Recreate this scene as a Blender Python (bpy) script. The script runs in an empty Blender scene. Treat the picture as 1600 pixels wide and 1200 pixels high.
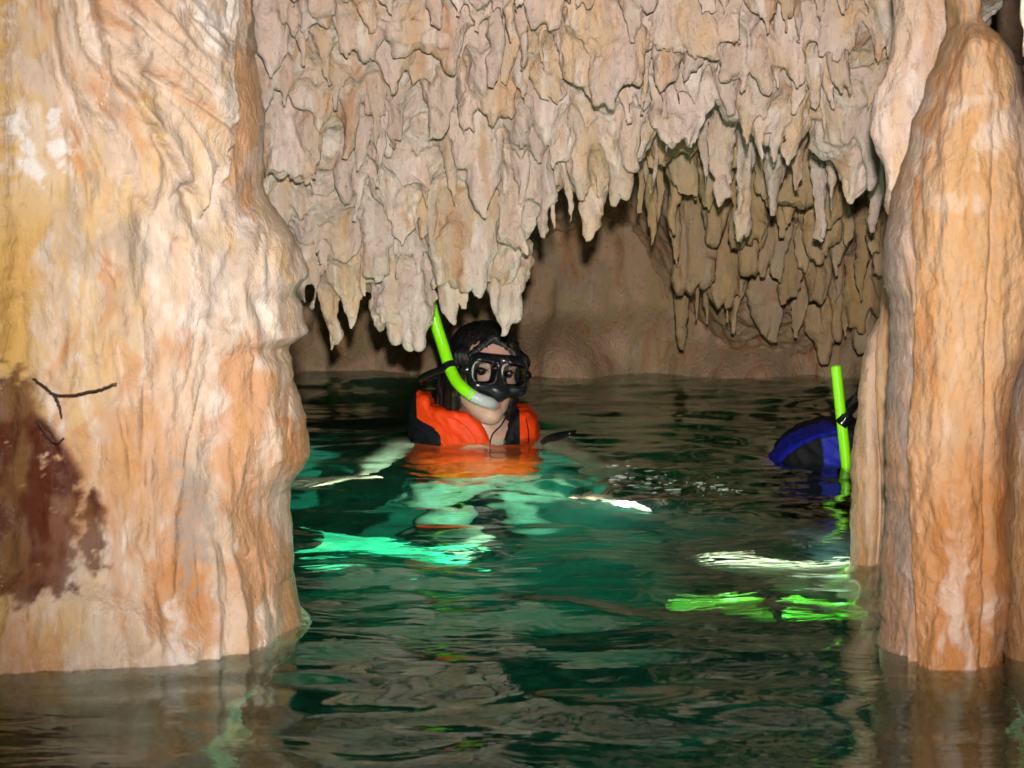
import bpy, math, numpy as np
from mathutils import Vector, Matrix

sc = bpy.context.scene
COL = sc.collection
R = math.radians

# ------------------------------------------------------------------ camera
CAM_H, FPX, HOR = 0.607, 3000.0, 280.0          # height over the water, focal length and horizon row (1600 px wide)
PITCH = math.atan((600 - HOR) / FPX)
cam_data = bpy.data.cameras.new('camera')
cam_data.lens = FPX / 1600 * 36
cam_data.clip_start, cam_data.clip_end = 0.05, 200
cam = bpy.data.objects.new('camera', cam_data)
cam.location = (0, 0, CAM_H)
cam.rotation_euler = (math.pi / 2 - PITCH, 0, 0)
COL.objects.link(cam)
sc.camera = cam
cam_data.dof.use_dof = True
cam_data.dof.focus_distance = 4.2
cam_data.dof.aperture_fstop = 18

# ------------------------------------------------------------------ world: a trace of daylight that reaches the cave mouth
world = bpy.data.worlds.new('World')
sc.world = world
world.use_nodes = True
wn = world.node_tree
sky = wn.nodes.new('ShaderNodeTexSky')
sky.sky_type = 'NISHITA'
sky.sun_disc = False
sky.sun_elevation, sky.sun_rotation = R(40), R(180)
bg = wn.nodes['Background']
wn.links.new(sky.outputs[0], bg.inputs[0])
bg.inputs[1].default_value = 0.012

# ------------------------------------------------------------------ the flash on top of the camera: the only lamp in this picture
fl = bpy.data.lights.new('camera_flash', 'SPOT')
fl.energy = 640
fl.spot_size, fl.spot_blend = R(50), 1.0
fl.shadow_soft_size = 0.022
fl.color = (1.0, 0.965, 0.92)
flash = bpy.data.objects.new('camera_flash', fl)
flash.location = (0.015, 0.02, CAM_H + 0.125)
flash.rotation_euler = (math.pi / 2 - PITCH + R(1.5), 0, R(-1))
COL.objects.link(flash)

vs = sc.view_settings
vs.view_transform, vs.look, vs.exposure, vs.gamma = 'Standard', 'None', 0.0, 1.0
vs.use_curve_mapping = False
sc.cycles.max_bounces = 6
sc.cycles.diffuse_bounces = 2
sc.cycles.glossy_bounces = 3
sc.cycles.transmission_bounces = 5
sc.cycles.use_adaptive_sampling = True
sc.cycles.adaptive_threshold = 0.03
sc.cycles.transparent_max_bounces = 8
sc.cycles.blur_glossy = 1.0
sc.cycles.sample_clamp_indirect = 5.0
sc.cycles.use_denoising = True

# ------------------------------------------------------------------ projection helpers (plain pinhole arithmetic)
CP, SP = math.cos(PITCH), math.sin(PITCH)


def at(u, v, D):
    """point at depth D (world y) seen at pixel u, v of the 1600 x 1200 frame"""
    a, b = (u - 800) / FPX, (600 - v) / FPX
    dx, dy, dz = a, CP + b * SP, -SP + b * CP
    k = D / dy
    return np.array([dx * k, D, CAM_H + dz * k])


def proj(P):
    P = np.asarray(P, float)
    x, y, z = P[..., 0], P[..., 1], P[..., 2] - CAM_H
    w = y * CP - z * SP
    return 800 + FPX * x / w, 600 - FPX * (y * SP + z * CP) / w


def under(u, v, depth):
    """point at that depth below the water met by the refracted ray of a pixel"""
    a, b = (u - 800) / FPX, (600 - v) / FPX
    d = np.array([a, CP + b * SP, -SP + b * CP]); d /= np.linalg.norm(d)
    s = np.array([0, 0, CAM_H]) + d * (CAM_H / -d[2])
    h = d[:2] / 1.333
    t = np.array([h[0], h[1], -math.sqrt(1 - h @ h)])
    return s + t * (depth / -t[2])


# ------------------------------------------------------------------ noise
_rs = np.random.default_rng(7)
_perm = np.tile(_rs.permutation(256), 3).astype(np.int32)
_g = _rs.normal(size=(256, 3)).astype(np.float32)
_g /= np.linalg.norm(_g, axis=1, keepdims=True)


def noise(x, y, z):
    x, y, z = np.broadcast_arrays(np.asarray(x, np.float32), np.asarray(y, np.float32), np.asarray(z, np.float32))
    xi, yi, zi = np.floor(x).astype(np.int32), np.floor(y).astype(np.int32), np.floor(z).astype(np.int32)
    xf, yf, zf = x - xi, y - yi, z - zi
    f = lambda t: t * t * t * (t * (t * 6 - 15) + 10)
    wx, wy, wz = f(xf), f(yf), f(zf)
    out = 0
    for i in (0, 1):
        for j in (0, 1):
            for k in (0, 1):
                h = _perm[_perm[_perm[(xi + i) & 255] + ((yi + j) & 255)] + ((zi + k) & 255)]
                g = _g[h]
                d = g[..., 0] * (xf - i) + g[..., 1] * (yf - j) + g[..., 2] * (zf - k)
                out = out + d * (wx if i else 1 - wx) * (wy if j else 1 - wy) * (wz if k else 1 - wz)
    return out * 1.5


def fbm(x, y, z, o=4, gain=0.5):
    s, a, f = 0, 1.0, 1.0
    for i in range(o):
        s = s + a * noise(x * f + 17.3 * i, y * f + 5.1 * i, z * f - 9.7 * i)
        a *= gain; f *= 2.03
    return s


def ridge(n):
    return 1 - 2 * np.abs(n)


def sstep(a, b, x):
    t = np.clip((x - a) / (b - a), 0, 1)
    return t * t * (3 - 2 * t)


def poly_sd(px, py, poly):
    """signed distance (inside positive) of points to a polygon"""
    poly = np.asarray(poly, float)
    d = np.full(px.shape, 1e9); ins = np.zeros(px.shape, bool)
    for (x0, y0), (x1, y1) in zip(poly, np.roll(poly, -1, 0)):
        ex, ey = x1 - x0, y1 - y0
        t = np.clip(((px - x0) * ex + (py - y0) * ey) / (ex * ex + ey * ey + 1e-12), 0, 1)
        d = np.minimum(d, np.hypot(px - x0 - t * ex, py - y0 - t * ey))
        c = ((y0 > py) != (y1 > py)) & (px < (x1 - x0) * (py - y0) / (y1 - y0 + 1e-12) + x0)
        ins ^= c
    return np.where(ins, d, -d)


# ------------------------------------------------------------------ meshes
def vnormals(V, F):
    n = np.zeros_like(V)
    fn = np.cross(V[F[:, 2]] - V[F[:, 0]], V[F[:, -1]] - V[F[:, 1]]) if F.shape[1] == 4 else np.cross(V[F[:, 1]] - V[F[:, 0]], V[F[:, 2]] - V[F[:, 0]])
    for k in range(F.shape[1]):
        for c in range(3):
            n[:, c] += np.bincount(F[:, k], fn[:, c], len(V))
    return n / (np.linalg.norm(n, axis=1, keepdims=True) + 1e-12)


def mesh(name, V, F, mat, parent=None, normals=None, attrs=None, smooth=True):
    V = np.asarray(V, np.float32); F = np.asarray(F, np.int32)
    me = bpy.data.meshes.new(name)
    k = F.shape[1]
    me.vertices.add(len(V)); me.vertices.foreach_set('co', V.ravel())
    me.loops.add(F.size); me.loops.foreach_set('vertex_index', F.ravel())
    me.polygons.add(len(F)); me.polygons.foreach_set('loop_start', np.arange(0, F.size, k, dtype=np.int32))
    me.polygons.foreach_set('use_smooth', np.full(len(F), smooth))
    for an, av in (attrs or {}).items():
        a = me.attributes.new(an, 'FLOAT', 'POINT'); a.data.foreach_set('value', np.asarray(av, np.float32))
    me.update(calc_edges=True); me.validate()
    if normals is not None:
        me.normals_split_custom_set_from_vertices(np.asarray(normals, np.float32).tolist())
    me.materials.append(mat)
    o = bpy.data.objects.new(name, me); COL.objects.link(o)
    if parent is not None:
        o.parent = parent
        o.matrix_parent_inverse = parent.matrix_basis.inverted()
    return o


def tag(o, label=None, cat=None, group=None, kind=None):
    for k, v in (('label', label), ('category', cat), ('group', group), ('kind', kind)):
        if v: o[k] = v
    return o


def empty(name, loc):
    o = bpy.data.objects.new(name, None); o.location = loc; o.empty_display_size = 0.1
    COL.objects.link(o); return o


def quads(nu, nv, wrap=False):
    i = np.arange(nu * nv).reshape(nv, nu)
    if wrap:
        j = np.roll(i, -1, 1)
        return np.stack([i[:-1], j[:-1], j[1:], i[1:]], -1).reshape(-1, 4)
    return np.stack([i[:-1, :-1], i[:-1, 1:], i[1:, 1:], i[1:, :-1]], -1).reshape(-1, 4)


def tube(pts, rad, n=20, cap=True):
    """swept round tube along points -> V, F (quads)"""
    pts = np.asarray(pts, float); rad = np.broadcast_to(np.asarray(rad, float), (len(pts),)).copy()
    if cap:
        pts = np.vstack([pts[:1], pts[:1], pts, pts[-1:], pts[-1:]])
        rad = np.concatenate([[1e-4, rad[0] * .92], rad, [rad[-1] * .92, 1e-4]])
    T = np.gradient(pts[2:-2] if cap else pts, axis=0)
    if cap: T = np.vstack([T[:1], T[:1], T, T[-1:], T[-1:]])
    T /= np.linalg.norm(T, axis=1, keepdims=True) + 1e-12
    ref = np.array([0, 1, 0.0]) if abs(T[0][1]) < .8 else np.array([1.0, 0, 0])
    A = np.cross(T[0], ref); A /= np.linalg.norm(A)
    V = []
    th = np.linspace(0, 2 * math.pi, n, endpoint=False)
    for p, t, r in zip(pts, T, rad):
        A = A - t * (A @ t); A /= np.linalg.norm(A); B = np.cross(t, A)
        V.append(p + r * (np.cos(th)[:, None] * A + np.sin(th)[:, None] * B))
    return np.vstack(V), quads(n, len(pts), True)


def smooth_path(P, n=60):
    P = np.asarray(P, float); m = len(P)
    t = np.linspace(0, m - 1, n); out = []
    for s in t:
        i = min(int(s), m - 2); f = s - i
        p0, p1, p2, p3 = P[max(i - 1, 0)], P[i], P[i + 1], P[min(i + 2, m - 1)]
        out.append(.5 * (2 * p1 + (p2 - p0) * f + (2 * p0 - 5 * p1 + 4 * p2 - p3) * f * f + (3 * p1 - p0 - 3 * p2 + p3) * f ** 3))
    return np.array(out)


# ------------------------------------------------------------------ implicit surfaces
class Field:
    """signed distance on a rectilinear grid; add shapes locally, then mesh it (surface nets)"""

    def __init__(s, xs, ys, zs, init=None):
        s.ax = [np.asarray(a, np.float32) for a in (xs, ys, zs)]
        s.d = np.full([len(a) for a in s.ax], 1.0, np.float32) if init is None else init
        s.id = np.full(s.d.shape, -1, np.int16)

    def box(s, lo, hi):
        sl = []
        for a, l, h in zip(s.ax, lo, hi):
            i, j = np.searchsorted(a, l), np.searchsorted(a, h)
            if j - i < 2: return None
            sl.append(slice(max(i - 1, 0), j + 1))
        return tuple(sl)

    def add(s, lo, hi, fn, k=0.01, id=None, sub=False):
        sl = s.box(lo, hi)
        if sl is None: return
        X, Y, Z = [a[i] for a, i in zip(s.ax, sl)]
        n = fn(X[:, None, None], Y[None, :, None], Z[None, None, :]).astype(np.float32)
        o = s.d[sl]
        if sub:
            n = -n
            h = np.clip(.5 - .5 * (o - n) / k, 0, 1)
            s.d[sl] = o + (n - o) * h + k * h * (1 - h)
            return
        if id is not None:
            s.id[sl] = np.where(n < o, id, s.id[sl])
        h = np.clip(.5 + .5 * (o - n) / k, 0, 1)
        s.d[sl] = o + (n - o) * h - k * h * (1 - h)

    def mesh(s):
        d = s.d; sg = d < 0
        c = np.zeros([n - 1 for n in d.shape], np.uint8)
        for i in (0, 1):
            for j in (0, 1):
                for k in (0, 1):
                    c += sg[i:d.shape[0] - 1 + i, j:d.shape[1] - 1 + j, k:d.shape[2] - 1 + k]
        act = np.argwhere((c > 0) & (c < 8))
        idx = np.full(c.shape, -1, np.int32)
        idx[tuple(act.T)] = np.arange(len(act))
        cor = np.array([(i, j, k) for i in (0, 1) for j in (0, 1) for k in (0, 1)])
        val = np.stack([d[tuple((act + q).T)] for q in cor], 1)
        acc = np.zeros((len(act), 3)); cnt = np.zeros(len(act))
        for a in range(8):
            for b in range(a + 1, 8):
                if abs(cor[a] - cor[b]).sum() != 1: continue
                va, vb = val[:, a], val[:, b]
                m = (va < 0) != (vb < 0)
                t = np.where(m, va / np.where(m, va - vb, 1), 0)
                acc += (cor[a] + t[:, None] * (cor[b] - cor[a])) * m[:, None]
                cnt += m
        loc = acc / cnt[:, None]
        V = np.stack([s.ax[q][act[:, q]] + loc[:, q] * (s.ax[q][act[:, q] + 1] - s.ax[q][act[:, q]]) for q in range(3)], 1)
        F = []
        for q in range(3):
            r, t = (q + 1) % 3, (q + 2) % 3
            a = np.take(sg, range(0, d.shape[q] - 1), q); b = np.take(sg, range(1, d.shape[q]), q)
            e = np.argwhere(a != b)
            e = e[(e[:, r] > 0) & (e[:, t] > 0) & (e[:, r] < d.shape[r] - 1) & (e[:, t] < d.shape[t] - 1)]
            ur = np.eye(3, dtype=int)[r]; ut = np.eye(3, dtype=int)[t]
            f = np.stack([idx[tuple((e - ur - ut).T)], idx[tuple((e - ut).T)], idx[tuple(e.T)], idx[tuple((e - ur).T)]], 1)
            fl_ = ~sg[tuple(e.T)]
            f[fl_] = f[fl_][:, ::-1]
            F.append(f)
        F = np.vstack(F)
        ids = s.id[tuple(act.T)]
        return V, F, ids


def capsule(a, b, ra, rb, sc_=(1, 1, 1)):
    a, b = np.asarray(a, float), np.asarray(b, float)
    sx, sy, sz = sc_
    ab = (b - a) / np.array(sc_); L2 = ab @ ab + 1e-12

    def f(X, Y, Z):
        px, py, pz = (X - a[0]) / sx, (Y - a[1]) / sy, (Z - a[2]) / sz
        t = np.clip((px * ab[0] + py * ab[1] + pz * ab[2]) / L2, 0, 1)
        return (np.sqrt((px - t * ab[0]) ** 2 + (py - t * ab[1]) ** 2 + (pz - t * ab[2]) ** 2) - (ra + (rb - ra) * t)) * min(sc_)
    m = max(ra, rb) * max(sc_) + .03
    return np.minimum(a, b) - m, np.maximum(a, b) + m, f


def ellipsoid(c, r):
    c, r = np.asarray(c, float), np.asarray(r, float)

    def f(X, Y, Z):
        q = np.sqrt(((X - c[0]) / r[0]) ** 2 + ((Y - c[1]) / r[1]) ** 2 + ((Z - c[2]) / r[2]) ** 2)
        return (q - 1) * min(r)
    return c - r - .03, c + r + .03, f


# ------------------------------------------------------------------ materials
class NT:
    def __init__(s, name):
        s.m = bpy.data.materials.new(name); s.m.use_nodes = True
        s.t = s.m.node_tree; s.b = s.t.nodes['Principled BSDF']; s.out = s.t.nodes['Material Output']

    def n(s, typ, **kw):
        nd = s.t.nodes.new('ShaderNode' + typ)
        for k, v in kw.items():
            if k.startswith('_'): setattr(nd, k[1:], v)
            else: nd.inputs[k.replace('__', ' ')].default_value = v
        return nd

    def l(s, a, b): s.t.links.new(a, b)

    def val(s, x):
        return x

    def put(s, sock, x):
        if isinstance(x, (int, float, tuple)): sock.default_value = x if not (isinstance(x, tuple) and len(x) == 3) else (*x, 1)
        else: s.l(x, sock)

    def math(s, op, a, b=0.0, c=None, clamp=False):
        nd = s.n('Math', _operation=op, _use_clamp=clamp)
        s.put(nd.inputs[0], a); s.put(nd.inputs[1], b)
        if c is not None: s.put(nd.inputs[2], c)
        return nd.outputs[0]

    def mix(s, f, a, b, blend='MIX'):
        nd = s.n('Mix', _data_type='RGBA', _blend_type=blend)
        s.put(nd.inputs['Factor'], f); s.put(nd.inputs['A'], a) if False else None
        s.put(nd.inputs[6], a); s.put(nd.inputs[7], b); s.put(nd.inputs[0], f)
        return nd.outputs[2]

    def pos(s, scale=(1, 1, 1), rot=(0, 0, 0)):
        g = s.n('NewGeometry'); mp = s.n('Mapping')
        mp.inputs['Scale'].default_value = scale; mp.inputs['Rotation'].default_value = rot
        s.l(g.outputs['Position'], mp.inputs['Vector']); return mp.outputs[0]

    def noise(s, vec, scale=5.0, detail=4.0, rough=0.55, dist=0.0):
        nd = s.n('TexNoise', Scale=scale, Detail=detail, Roughness=rough, Distortion=dist)
        s.l(vec, nd.inputs['Vector']); return nd.outputs['Fac']

    def ramp(s, f, lo, hi):
        nd = s.n('MapRange', _interpolation_type='SMOOTHSTEP')
        s.put(nd.inputs[0], f); nd.inputs[1].default_value = lo; nd.inputs[2].default_value = hi
        return nd.outputs[0]

    def attr(s, name):
        return s.n('Attribute', _attribute_name=name).outputs['Fac']

    def bump(s, h, dist=0.003, strength=1.0, nrm=None):
        nd = s.n('Bump', Strength=strength, Distance=dist)
        s.l(h, nd.inputs['Height'])
        if nrm is not None: s.l(nrm, nd.inputs['Normal'])
        return nd.outputs[0]


def rock_material(name, base, alt, pale, rust, wet=0.35, fine=90.0, streak=(1, 1, .22), grey=(.34, .31, .29),
                  alt_lo=.48, alt_hi=.66, pale_lo=.55, pale_hi=.72, rust_lo=.6, rust_hi=.75, tint=True, stain=None, grime=.5, rough_bump=.62):
    m = NT(name)
    p = m.pos(streak); q = m.pos((1, 1, 1))
    n1 = m.noise(p, 9, 4, .6, .6); n2 = m.noise(p, 23, 3, .6, .4); n3 = m.noise(q, 6, 3, .6, .3); n4 = m.noise(q, 70, 3, .7)
    n5 = m.noise(p, 60, 2, .6, .3)
    c = m.mix(m.ramp(n1, alt_lo, alt_hi), base, alt)
    c = m.mix(m.math('MULTIPLY', m.ramp(n3, .5, .7), .55), c, grey)
    c = m.mix(m.math('MULTIPLY', m.ramp(n2, pale_lo, pale_hi), .8), c, pale)
    c = m.mix(m.math('MULTIPLY', m.ramp(m.noise(p, 14, 3, .65, .8), rust_lo, rust_hi), .75), c, rust)
    if tint:
        t1, t2 = m.attr('tone'), m.attr('hue')
        c = m.mix(m.math('MULTIPLY', m.ramp(t2, .55, 1.0), .34), c, alt)
        c = m.mix(m.math('MULTIPLY', m.ramp(t2, .45, .0), .34), c, pale)
        hs = m.n('HueSaturation'); m.l(c, hs.inputs['Color'])
        m.l(m.math('MULTIPLY_ADD', t1, .24, .88), hs.inputs['Value']); c = hs.outputs[0]
    # mineral mottling and fine grime
    c = m.mix(m.math('MULTIPLY', m.ramp(n5, .44, .62), .4), c, grey)
    sp = m.ramp(n4, .56, .74)
    c = m.mix(m.math('MULTIPLY', sp, grime * .5), c, tuple(x * .45 for x in rust))
    if stain is not None:
        for an, col in stain:
            c = m.mix(m.attr(an), c, col)
    m.l(c, m.b.inputs['Base Color'])
    # mostly dull mineral skin; wet films shine in patches, more of them near the water
    low = m.n('SeparateXYZ'); m.l(m.n('NewGeometry').outputs['Position'], low.inputs[0])
    near = m.math('MULTIPLY', m.ramp(low.outputs['Z'], .45, .0), .10)
    wm = m.ramp(m.math('ADD', m.noise(m.pos((1, 1, .5)), 15, 3, .65), near), .56, .66)
    m.l(m.math('MULTIPLY_ADD', wm, wet - .78, .78), m.b.inputs['Roughness'])
    m.l(m.math('MULTIPLY_ADD', wm, .35, .18), m.b.inputs['Specular IOR Level'])
    h1 = m.noise(m.pos((1, 1, .55)), fine * .8, 6, .68, .2)
    nb = m.bump(h1, .014, rough_bump)
    m.l(nb, m.b.inputs['Normal'])
    return m.m


M_CEIL = rock_material('ceiling limestone', (.585, .425, .35), (.555, .37, .22), (.65, .54, .47), (.44, .22, .10), .30, grey=(.43, .335, .285), alt_lo=.46, alt_hi=.60, pale_lo=.5, pale_hi=.64, rust_lo=.54, rust_hi=.68, rough_bump=.85, grime=.8)
M_BACK = rock_material('brown flowstone', (.50, .31, .18), (.40, .275, .13), (.54, .42, .31), (.40, .15, .06), .25,
                       grey=(.34, .27, .21), rough_bump=.65, grime=1.0, alt_lo=.42, alt_hi=.6, pale_lo=.62, pale_hi=.78, rust_lo=.5, rust_hi=.68)
M_BSTAL = rock_material('olive dripstone', (.45, .28, .14), (.43, .275, .11), (.47, .36, .25), (.44, .18, .065), .35,
                        grey=(.31, .245, .175), rust_lo=.58, rust_hi=.7)
M_LEFT = rock_material('pale orange flowstone', (.50, .36, .26), (.475, .315, .16), (.57, .475, .41), (.36, .155, .045), .14, fine=100,
                       rough_bump=.62, streak=(1, 1, .34), alt_lo=.47, alt_hi=.62, pale_lo=.5, pale_hi=.66, rust_lo=.56, rust_hi=.7, tint=False, grime=.15,
                       grey=(.37, .29, .225), stain=(('ochre', (.43, .25, .065)), ('orange', (.40, .165, .045)), ('white', (.60, .56, .53)), ('greyc', (.25, .205, .17)), ('dark', (.075, .017, .005))))
M_RIGHT = rock_material('orange flowstone', (.44, .255, .13), (.41, .22, .09), (.48, .35, .26), (.32, .12, .032), .14, fine=100,
                        rough_bump=.6, streak=(1, 1, .22), alt_lo=.42, alt_hi=.6, pale_lo=.56, pale_hi=.72, rust_lo=.5, rust_hi=.68, tint=False, grime=.15,
                        grey=(.36, .25, .17), stain=(('orange', (.36, .13, .03)), ('white', (.56, .47, .40)), ('greyc', (.22, .175, .15))))

# ------------------------------------------------------------------ water (a closed body with a wavy top)
rng = np.random.default_rng(11)
nx, ny = 410, 560
yy = 0.6 + (8.6 - .6) * np.linspace(0, 1, ny) ** 1.5
wx = np.linspace(-1, 1, nx)
X = wx[None, :] * (0.9 + .42 * yy[:, None]); Y = np.repeat(yy[:, None], nx, 1)


def wave_height(X, Y):
    Z = np.zeros_like(X)
    calm = .45 + .55 * sstep(-.62, -.25, X / (Y / 3.0)) * sstep(.62, .40, X / (Y / 3.0))
    wxp = X + .05 * noise(X * 2.2, Y * 2.2, 3.3); wyp = Y + .05 * noise(X * 2.2, Y * 2.2, 8.8)
    mods = [.4 + .6 * sstep(-.3, .5, noise(X * 1.7 + k, Y * 1.7, k * 3.1)) for k in range(5)]
    for k in range(26):
        L = .085 * (5.5 ** rng.random())
        a = math.pi / 2 + rng.normal() * .5
        Z += L * .0050 * np.sin(2 * math.pi / L * (wxp * math.cos(a) + wyp * math.sin(a)) + rng.uniform(0, 6.3)) * mods[k % 5]
    Z += .006 * noise(X * 6, Y * 6, .4)
    # stirred water round the swimmers' hands
    for (cx, cy, rr, am) in ((.24, 3.75, .20, .009), (-.25, 3.8, .22, .004), (.62, 3.9, .18, .003), (.16, 4.3, .16, .004)):
        g = np.exp(-((X - cx) ** 2 + ((Y - cy) * .8) ** 2) / rr ** 2)
        Z += g * am * fbm(X * 26, Y * 22, 1.7, 2)
    return Z * calm


Z = wave_height(X, Y)
_wz, _wy = Z.copy(), yy.copy()


def wave_lookup(x, y):
    j = int(np.argmin(abs(_wy - y))); i_ = int(np.clip((x / (0.9 + .42 * _wy[j]) + 1) / 2 * (_wz.shape[1] - 1), 0, _wz.shape[1] - 1))
    return _wz[j, i_]


top = np.stack([X, Y, Z], -1).reshape(-1, 3)
F = quads(nx, ny)
bot = top.copy(); bot[:, 2] = -5.2
i = np.arange(nx * ny).reshape(ny, nx); n0 = nx * ny
rim = np.concatenate([i[0, :], i[1:, -1], i[-1, -2::-1], i[-2:0:-1, 0]])
bv = bot[rim]; bi = n0 + np.arange(len(rim))
side = np.stack([rim, bi, np.roll(bi, -1), np.roll(rim, -1)], 1)
V = np.vstack([top, bv, [[0, 4, -5.2]]]); ci = len(V) - 1
fan = np.stack([np.roll(bi, -1), bi, np.full(len(bi), ci), np.full(len(bi), ci)], 1)
mw = NT('cave water'); mw.t.nodes.remove(mw.b)
g = mw.n('BsdfGlass', Roughness=0.02, IOR=1.333, Color=(.93, .99, .97, 1))
va_ = mw.n('VolumeAbsorption', Color=(.08, .82, .74, 1), Density=1.15)
vs_ = mw.n('VolumeScatter', Color=(.25, .9, .8, 1), Density=.006, Anisotropy=.3)
va = mw.n('AddShader'); mw.l(va_.outputs[0], va.inputs[0]); mw.l(vs_.outputs[0], va.inputs[1])
rp_ = mw.noise(mw.pos((9, 24, 1)), 1.0, 3, .55, .4)
rb_ = mw.bump(mw.math('MULTIPLY', rp_, mw.ramp(mw.noise(mw.pos((1.2, 2.5, 1)), 1.0, 2), .3, .65)), .02, .21); mw.l(rb_, g.inputs['Normal'])
mw.l(g.outputs[0], mw.out.inputs['Surface']); mw.l(va.outputs[0], mw.out.inputs['Volume'])
tris = np.vstack([F, side])
water = mesh('water', V, tris, mw.m)
bm_f = np.stack([np.roll(bi, -1), bi, np.full(len(bi), ci)], 1)
me = water.data
# close the underside
import bmesh
bm = bmesh.new(); bm.from_mesh(me); bm.verts.ensure_lookup_table()
bm.faces.new([bm.verts[k] for k in bi[::-1]])
for v_ in [v for v in bm.verts if not v.link_faces]: bm.verts.remove(v_)
bmesh.ops.recalc_face_normals(bm, faces=bm.faces[:])
for f_ in bm.faces: f_.smooth = len(f_.verts) == 4
bm.to_mesh(me); bm.free()
tag(water, 'dark green rippled cave water filling the pool', kind='structure')

# ------------------------------------------------------------------ pool floor: near-black colour and raised hump keep the front water dark
nx, ny = 120, 130
X, Y = np.meshgrid(np.linspace(-4.5, 4.5, nx), np.linspace(-1.5, 8.4, ny))
Z = -3.4 + 1.2 * sstep(2.6, 3.6, Y) * sstep(6.2, 5.0, Y) + .16 * fbm(X * .8, Y * .8, 2.2, 4) + .10 * ridge(noise(X * 2.6, Y * 2.6, 7)) + .02 * fbm(X * 9, Y * 9, 1, 3)
M_DARK_FLOOR = rock_material('submerged limestone', (.016, .015, .014), (.013, .012, .010), (.035, .035, .032), (.011, .010, .008), .6, streak=(1, 1, 1), tint=False)
tag(mesh('pool_floor', np.stack([X, Y, Z], -1).reshape(-1, 3), quads(nx, ny), M_DARK_FLOOR), 'pale uneven limestone floor under the pool', kind='structure')


# ------------------------------------------------------------------ added pale ledge behind the swimmers, catches torchlight to make the green glow
nx, ny = 150, 140
X, Y = np.meshgrid(np.linspace(-1.9, 1.3, nx), np.linspace(3.5, 6.4, ny))
Z = -3.9 + (3.15 + .12 * noise(X * 2, Y * 2, 4)) * sstep(4.25, 5.2, Y + .2 * noise(X * 1.3, Y, 9)) * sstep(6.1, 5.5, Y) * np.exp(-np.maximum(X - .12, 0) ** 2 / .22 - np.maximum(-.75 - X, 0) ** 2 / .3)
Z += .07 * fbm(X * 3, Y * 3, 2.2, 4) + .02 * fbm(X * 12, Y * 12, 1, 2)
M_LEDGE = rock_material('pale bounce ledge', (.52, .50, .44), (.44, .43, .34), (.62, .61, .56), (.36, .33, .25), .6, streak=(1, 1, 1), tint=False, grime=.3)
tag(mesh('bounce_ledge', np.stack([X, Y, Z], -1).reshape(-1, 3), quads(nx, ny), M_LEDGE), 'added pale ledge that returns torchlight as the green glow', kind='structure')


# ------------------------------------------------------------------ dripstone builder
def stalactite(fld, u, v, w, D, ztop, sid, rs, long_=None, kind='cone', blend=.007):
    """one stalactite: tip at pixel u, v at depth D, w pixels wide near its root"""
    tip = at(u, v, D); pxm = D / FPX
    r0 = w * pxm * .58; zt = max(ztop, tip[2] + .05)
    if long_: zt = min(zt, tip[2] + long_ * pxm)
    L = zt - tip[2]
    flat = rs.uniform(.65, .95)
    lean = rs.normal() * .05 * L
    ph = rs.uniform(0, 6.3, 6)
    if kind == 'plate':
        rt, pw, flat = r0 * .82, 2.5, rs.uniform(.38, .55)
    elif kind == 'blunt':
        rt, pw = r0 * rs.uniform(.30, .55), rs.uniform(1.3, 2.4)
    else:
        rt, pw = r0 * rs.uniform(.08, .22), rs.uniform(.9, 1.6)
    rt = max(rt, .0032)
    wob = r0 * rs.uniform(.08, .22)

    def body(x, y, z):
        t = np.clip((zt - z) / L, 0, 1.15)
        cx = tip[0] + lean * (1 - t) + wob * np.sin(t * 5 + ph[0]) * (1 - t)
        cy = tip[1] + .3 * r0 * (1 - t) + wob * np.sin(t * 4 + ph[1]) * (1 - t)
        rr = rt + (r0 - rt) * (1 - np.power(np.clip(t, 0, 1), pw))
        rr = rr * (1 + .10 * np.sin(t * (6 + 16 * L) + ph[2]) + .05 * np.sin(t * 31 * (L / .15) + ph[3]))
        dx, dy = x - cx, (y - cy) / flat
        th = np.arctan2(dy, dx)
        rr = rr * (1 + .09 * np.sin(3 * th + ph[4] + t * 2) + .06 * np.sin(5 * th + ph[5] - 3 * t) + .04 * np.sin(9 * th + ph[2] + t))
        dxy = (np.sqrt(dx * dx + dy * dy) - rr) * flat
        if kind == 'plate':
            edge = .35 * r0 * (np.abs(np.sin(dx / r0 * 3 + ph[3])) - .5) + .16 * r0 * np.abs(np.sin(dx / r0 * 7 + ph[4])) + .3 * r0 * np.sin(dx / r0 * 1.7 + ph[5])
        else:
            edge = .25 * rt * np.sin(th + ph[3])
        dz = tip[2] + edge - z
        q = min(.006, rt * .6)
        return (np.hypot(np.maximum(dxy + q, 0), np.maximum(dz + q, 0)) + np.minimum(np.maximum(dxy + q, dz + q), 0) - q) * .85
    m = r0 * 1.4 + .03
    fld.add((tip[0] - m - abs(lean), tip[1] - m, tip[2] - .03), (tip[0] + m + abs(lean), tip[1] + m + .3 * r0, zt + .02), body, blend, sid)
    if kind != 'cone':
        for k in range(rs.integers(2, 5) if kind == 'plate' else rs.integers(1, 3)):
            o = rs.uniform(-.8, .8) * r0 * (.95 if kind == 'plate' else .6)
            rr = max(.0085, r0 * rs.uniform(.16, .30)); ll = rr * rs.uniform(1.2, 2.6)
            a = np.array([tip[0] + o, tip[1] - .15 * r0 * flat, tip[2] + .03 + rr]); b = np.array([a[0] + rs.normal() * .004, a[1], tip[2] - ll * .6])
            fld.add(*capsule(a, b, rr * 1.25, rr * .5), .006, sid)


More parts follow.
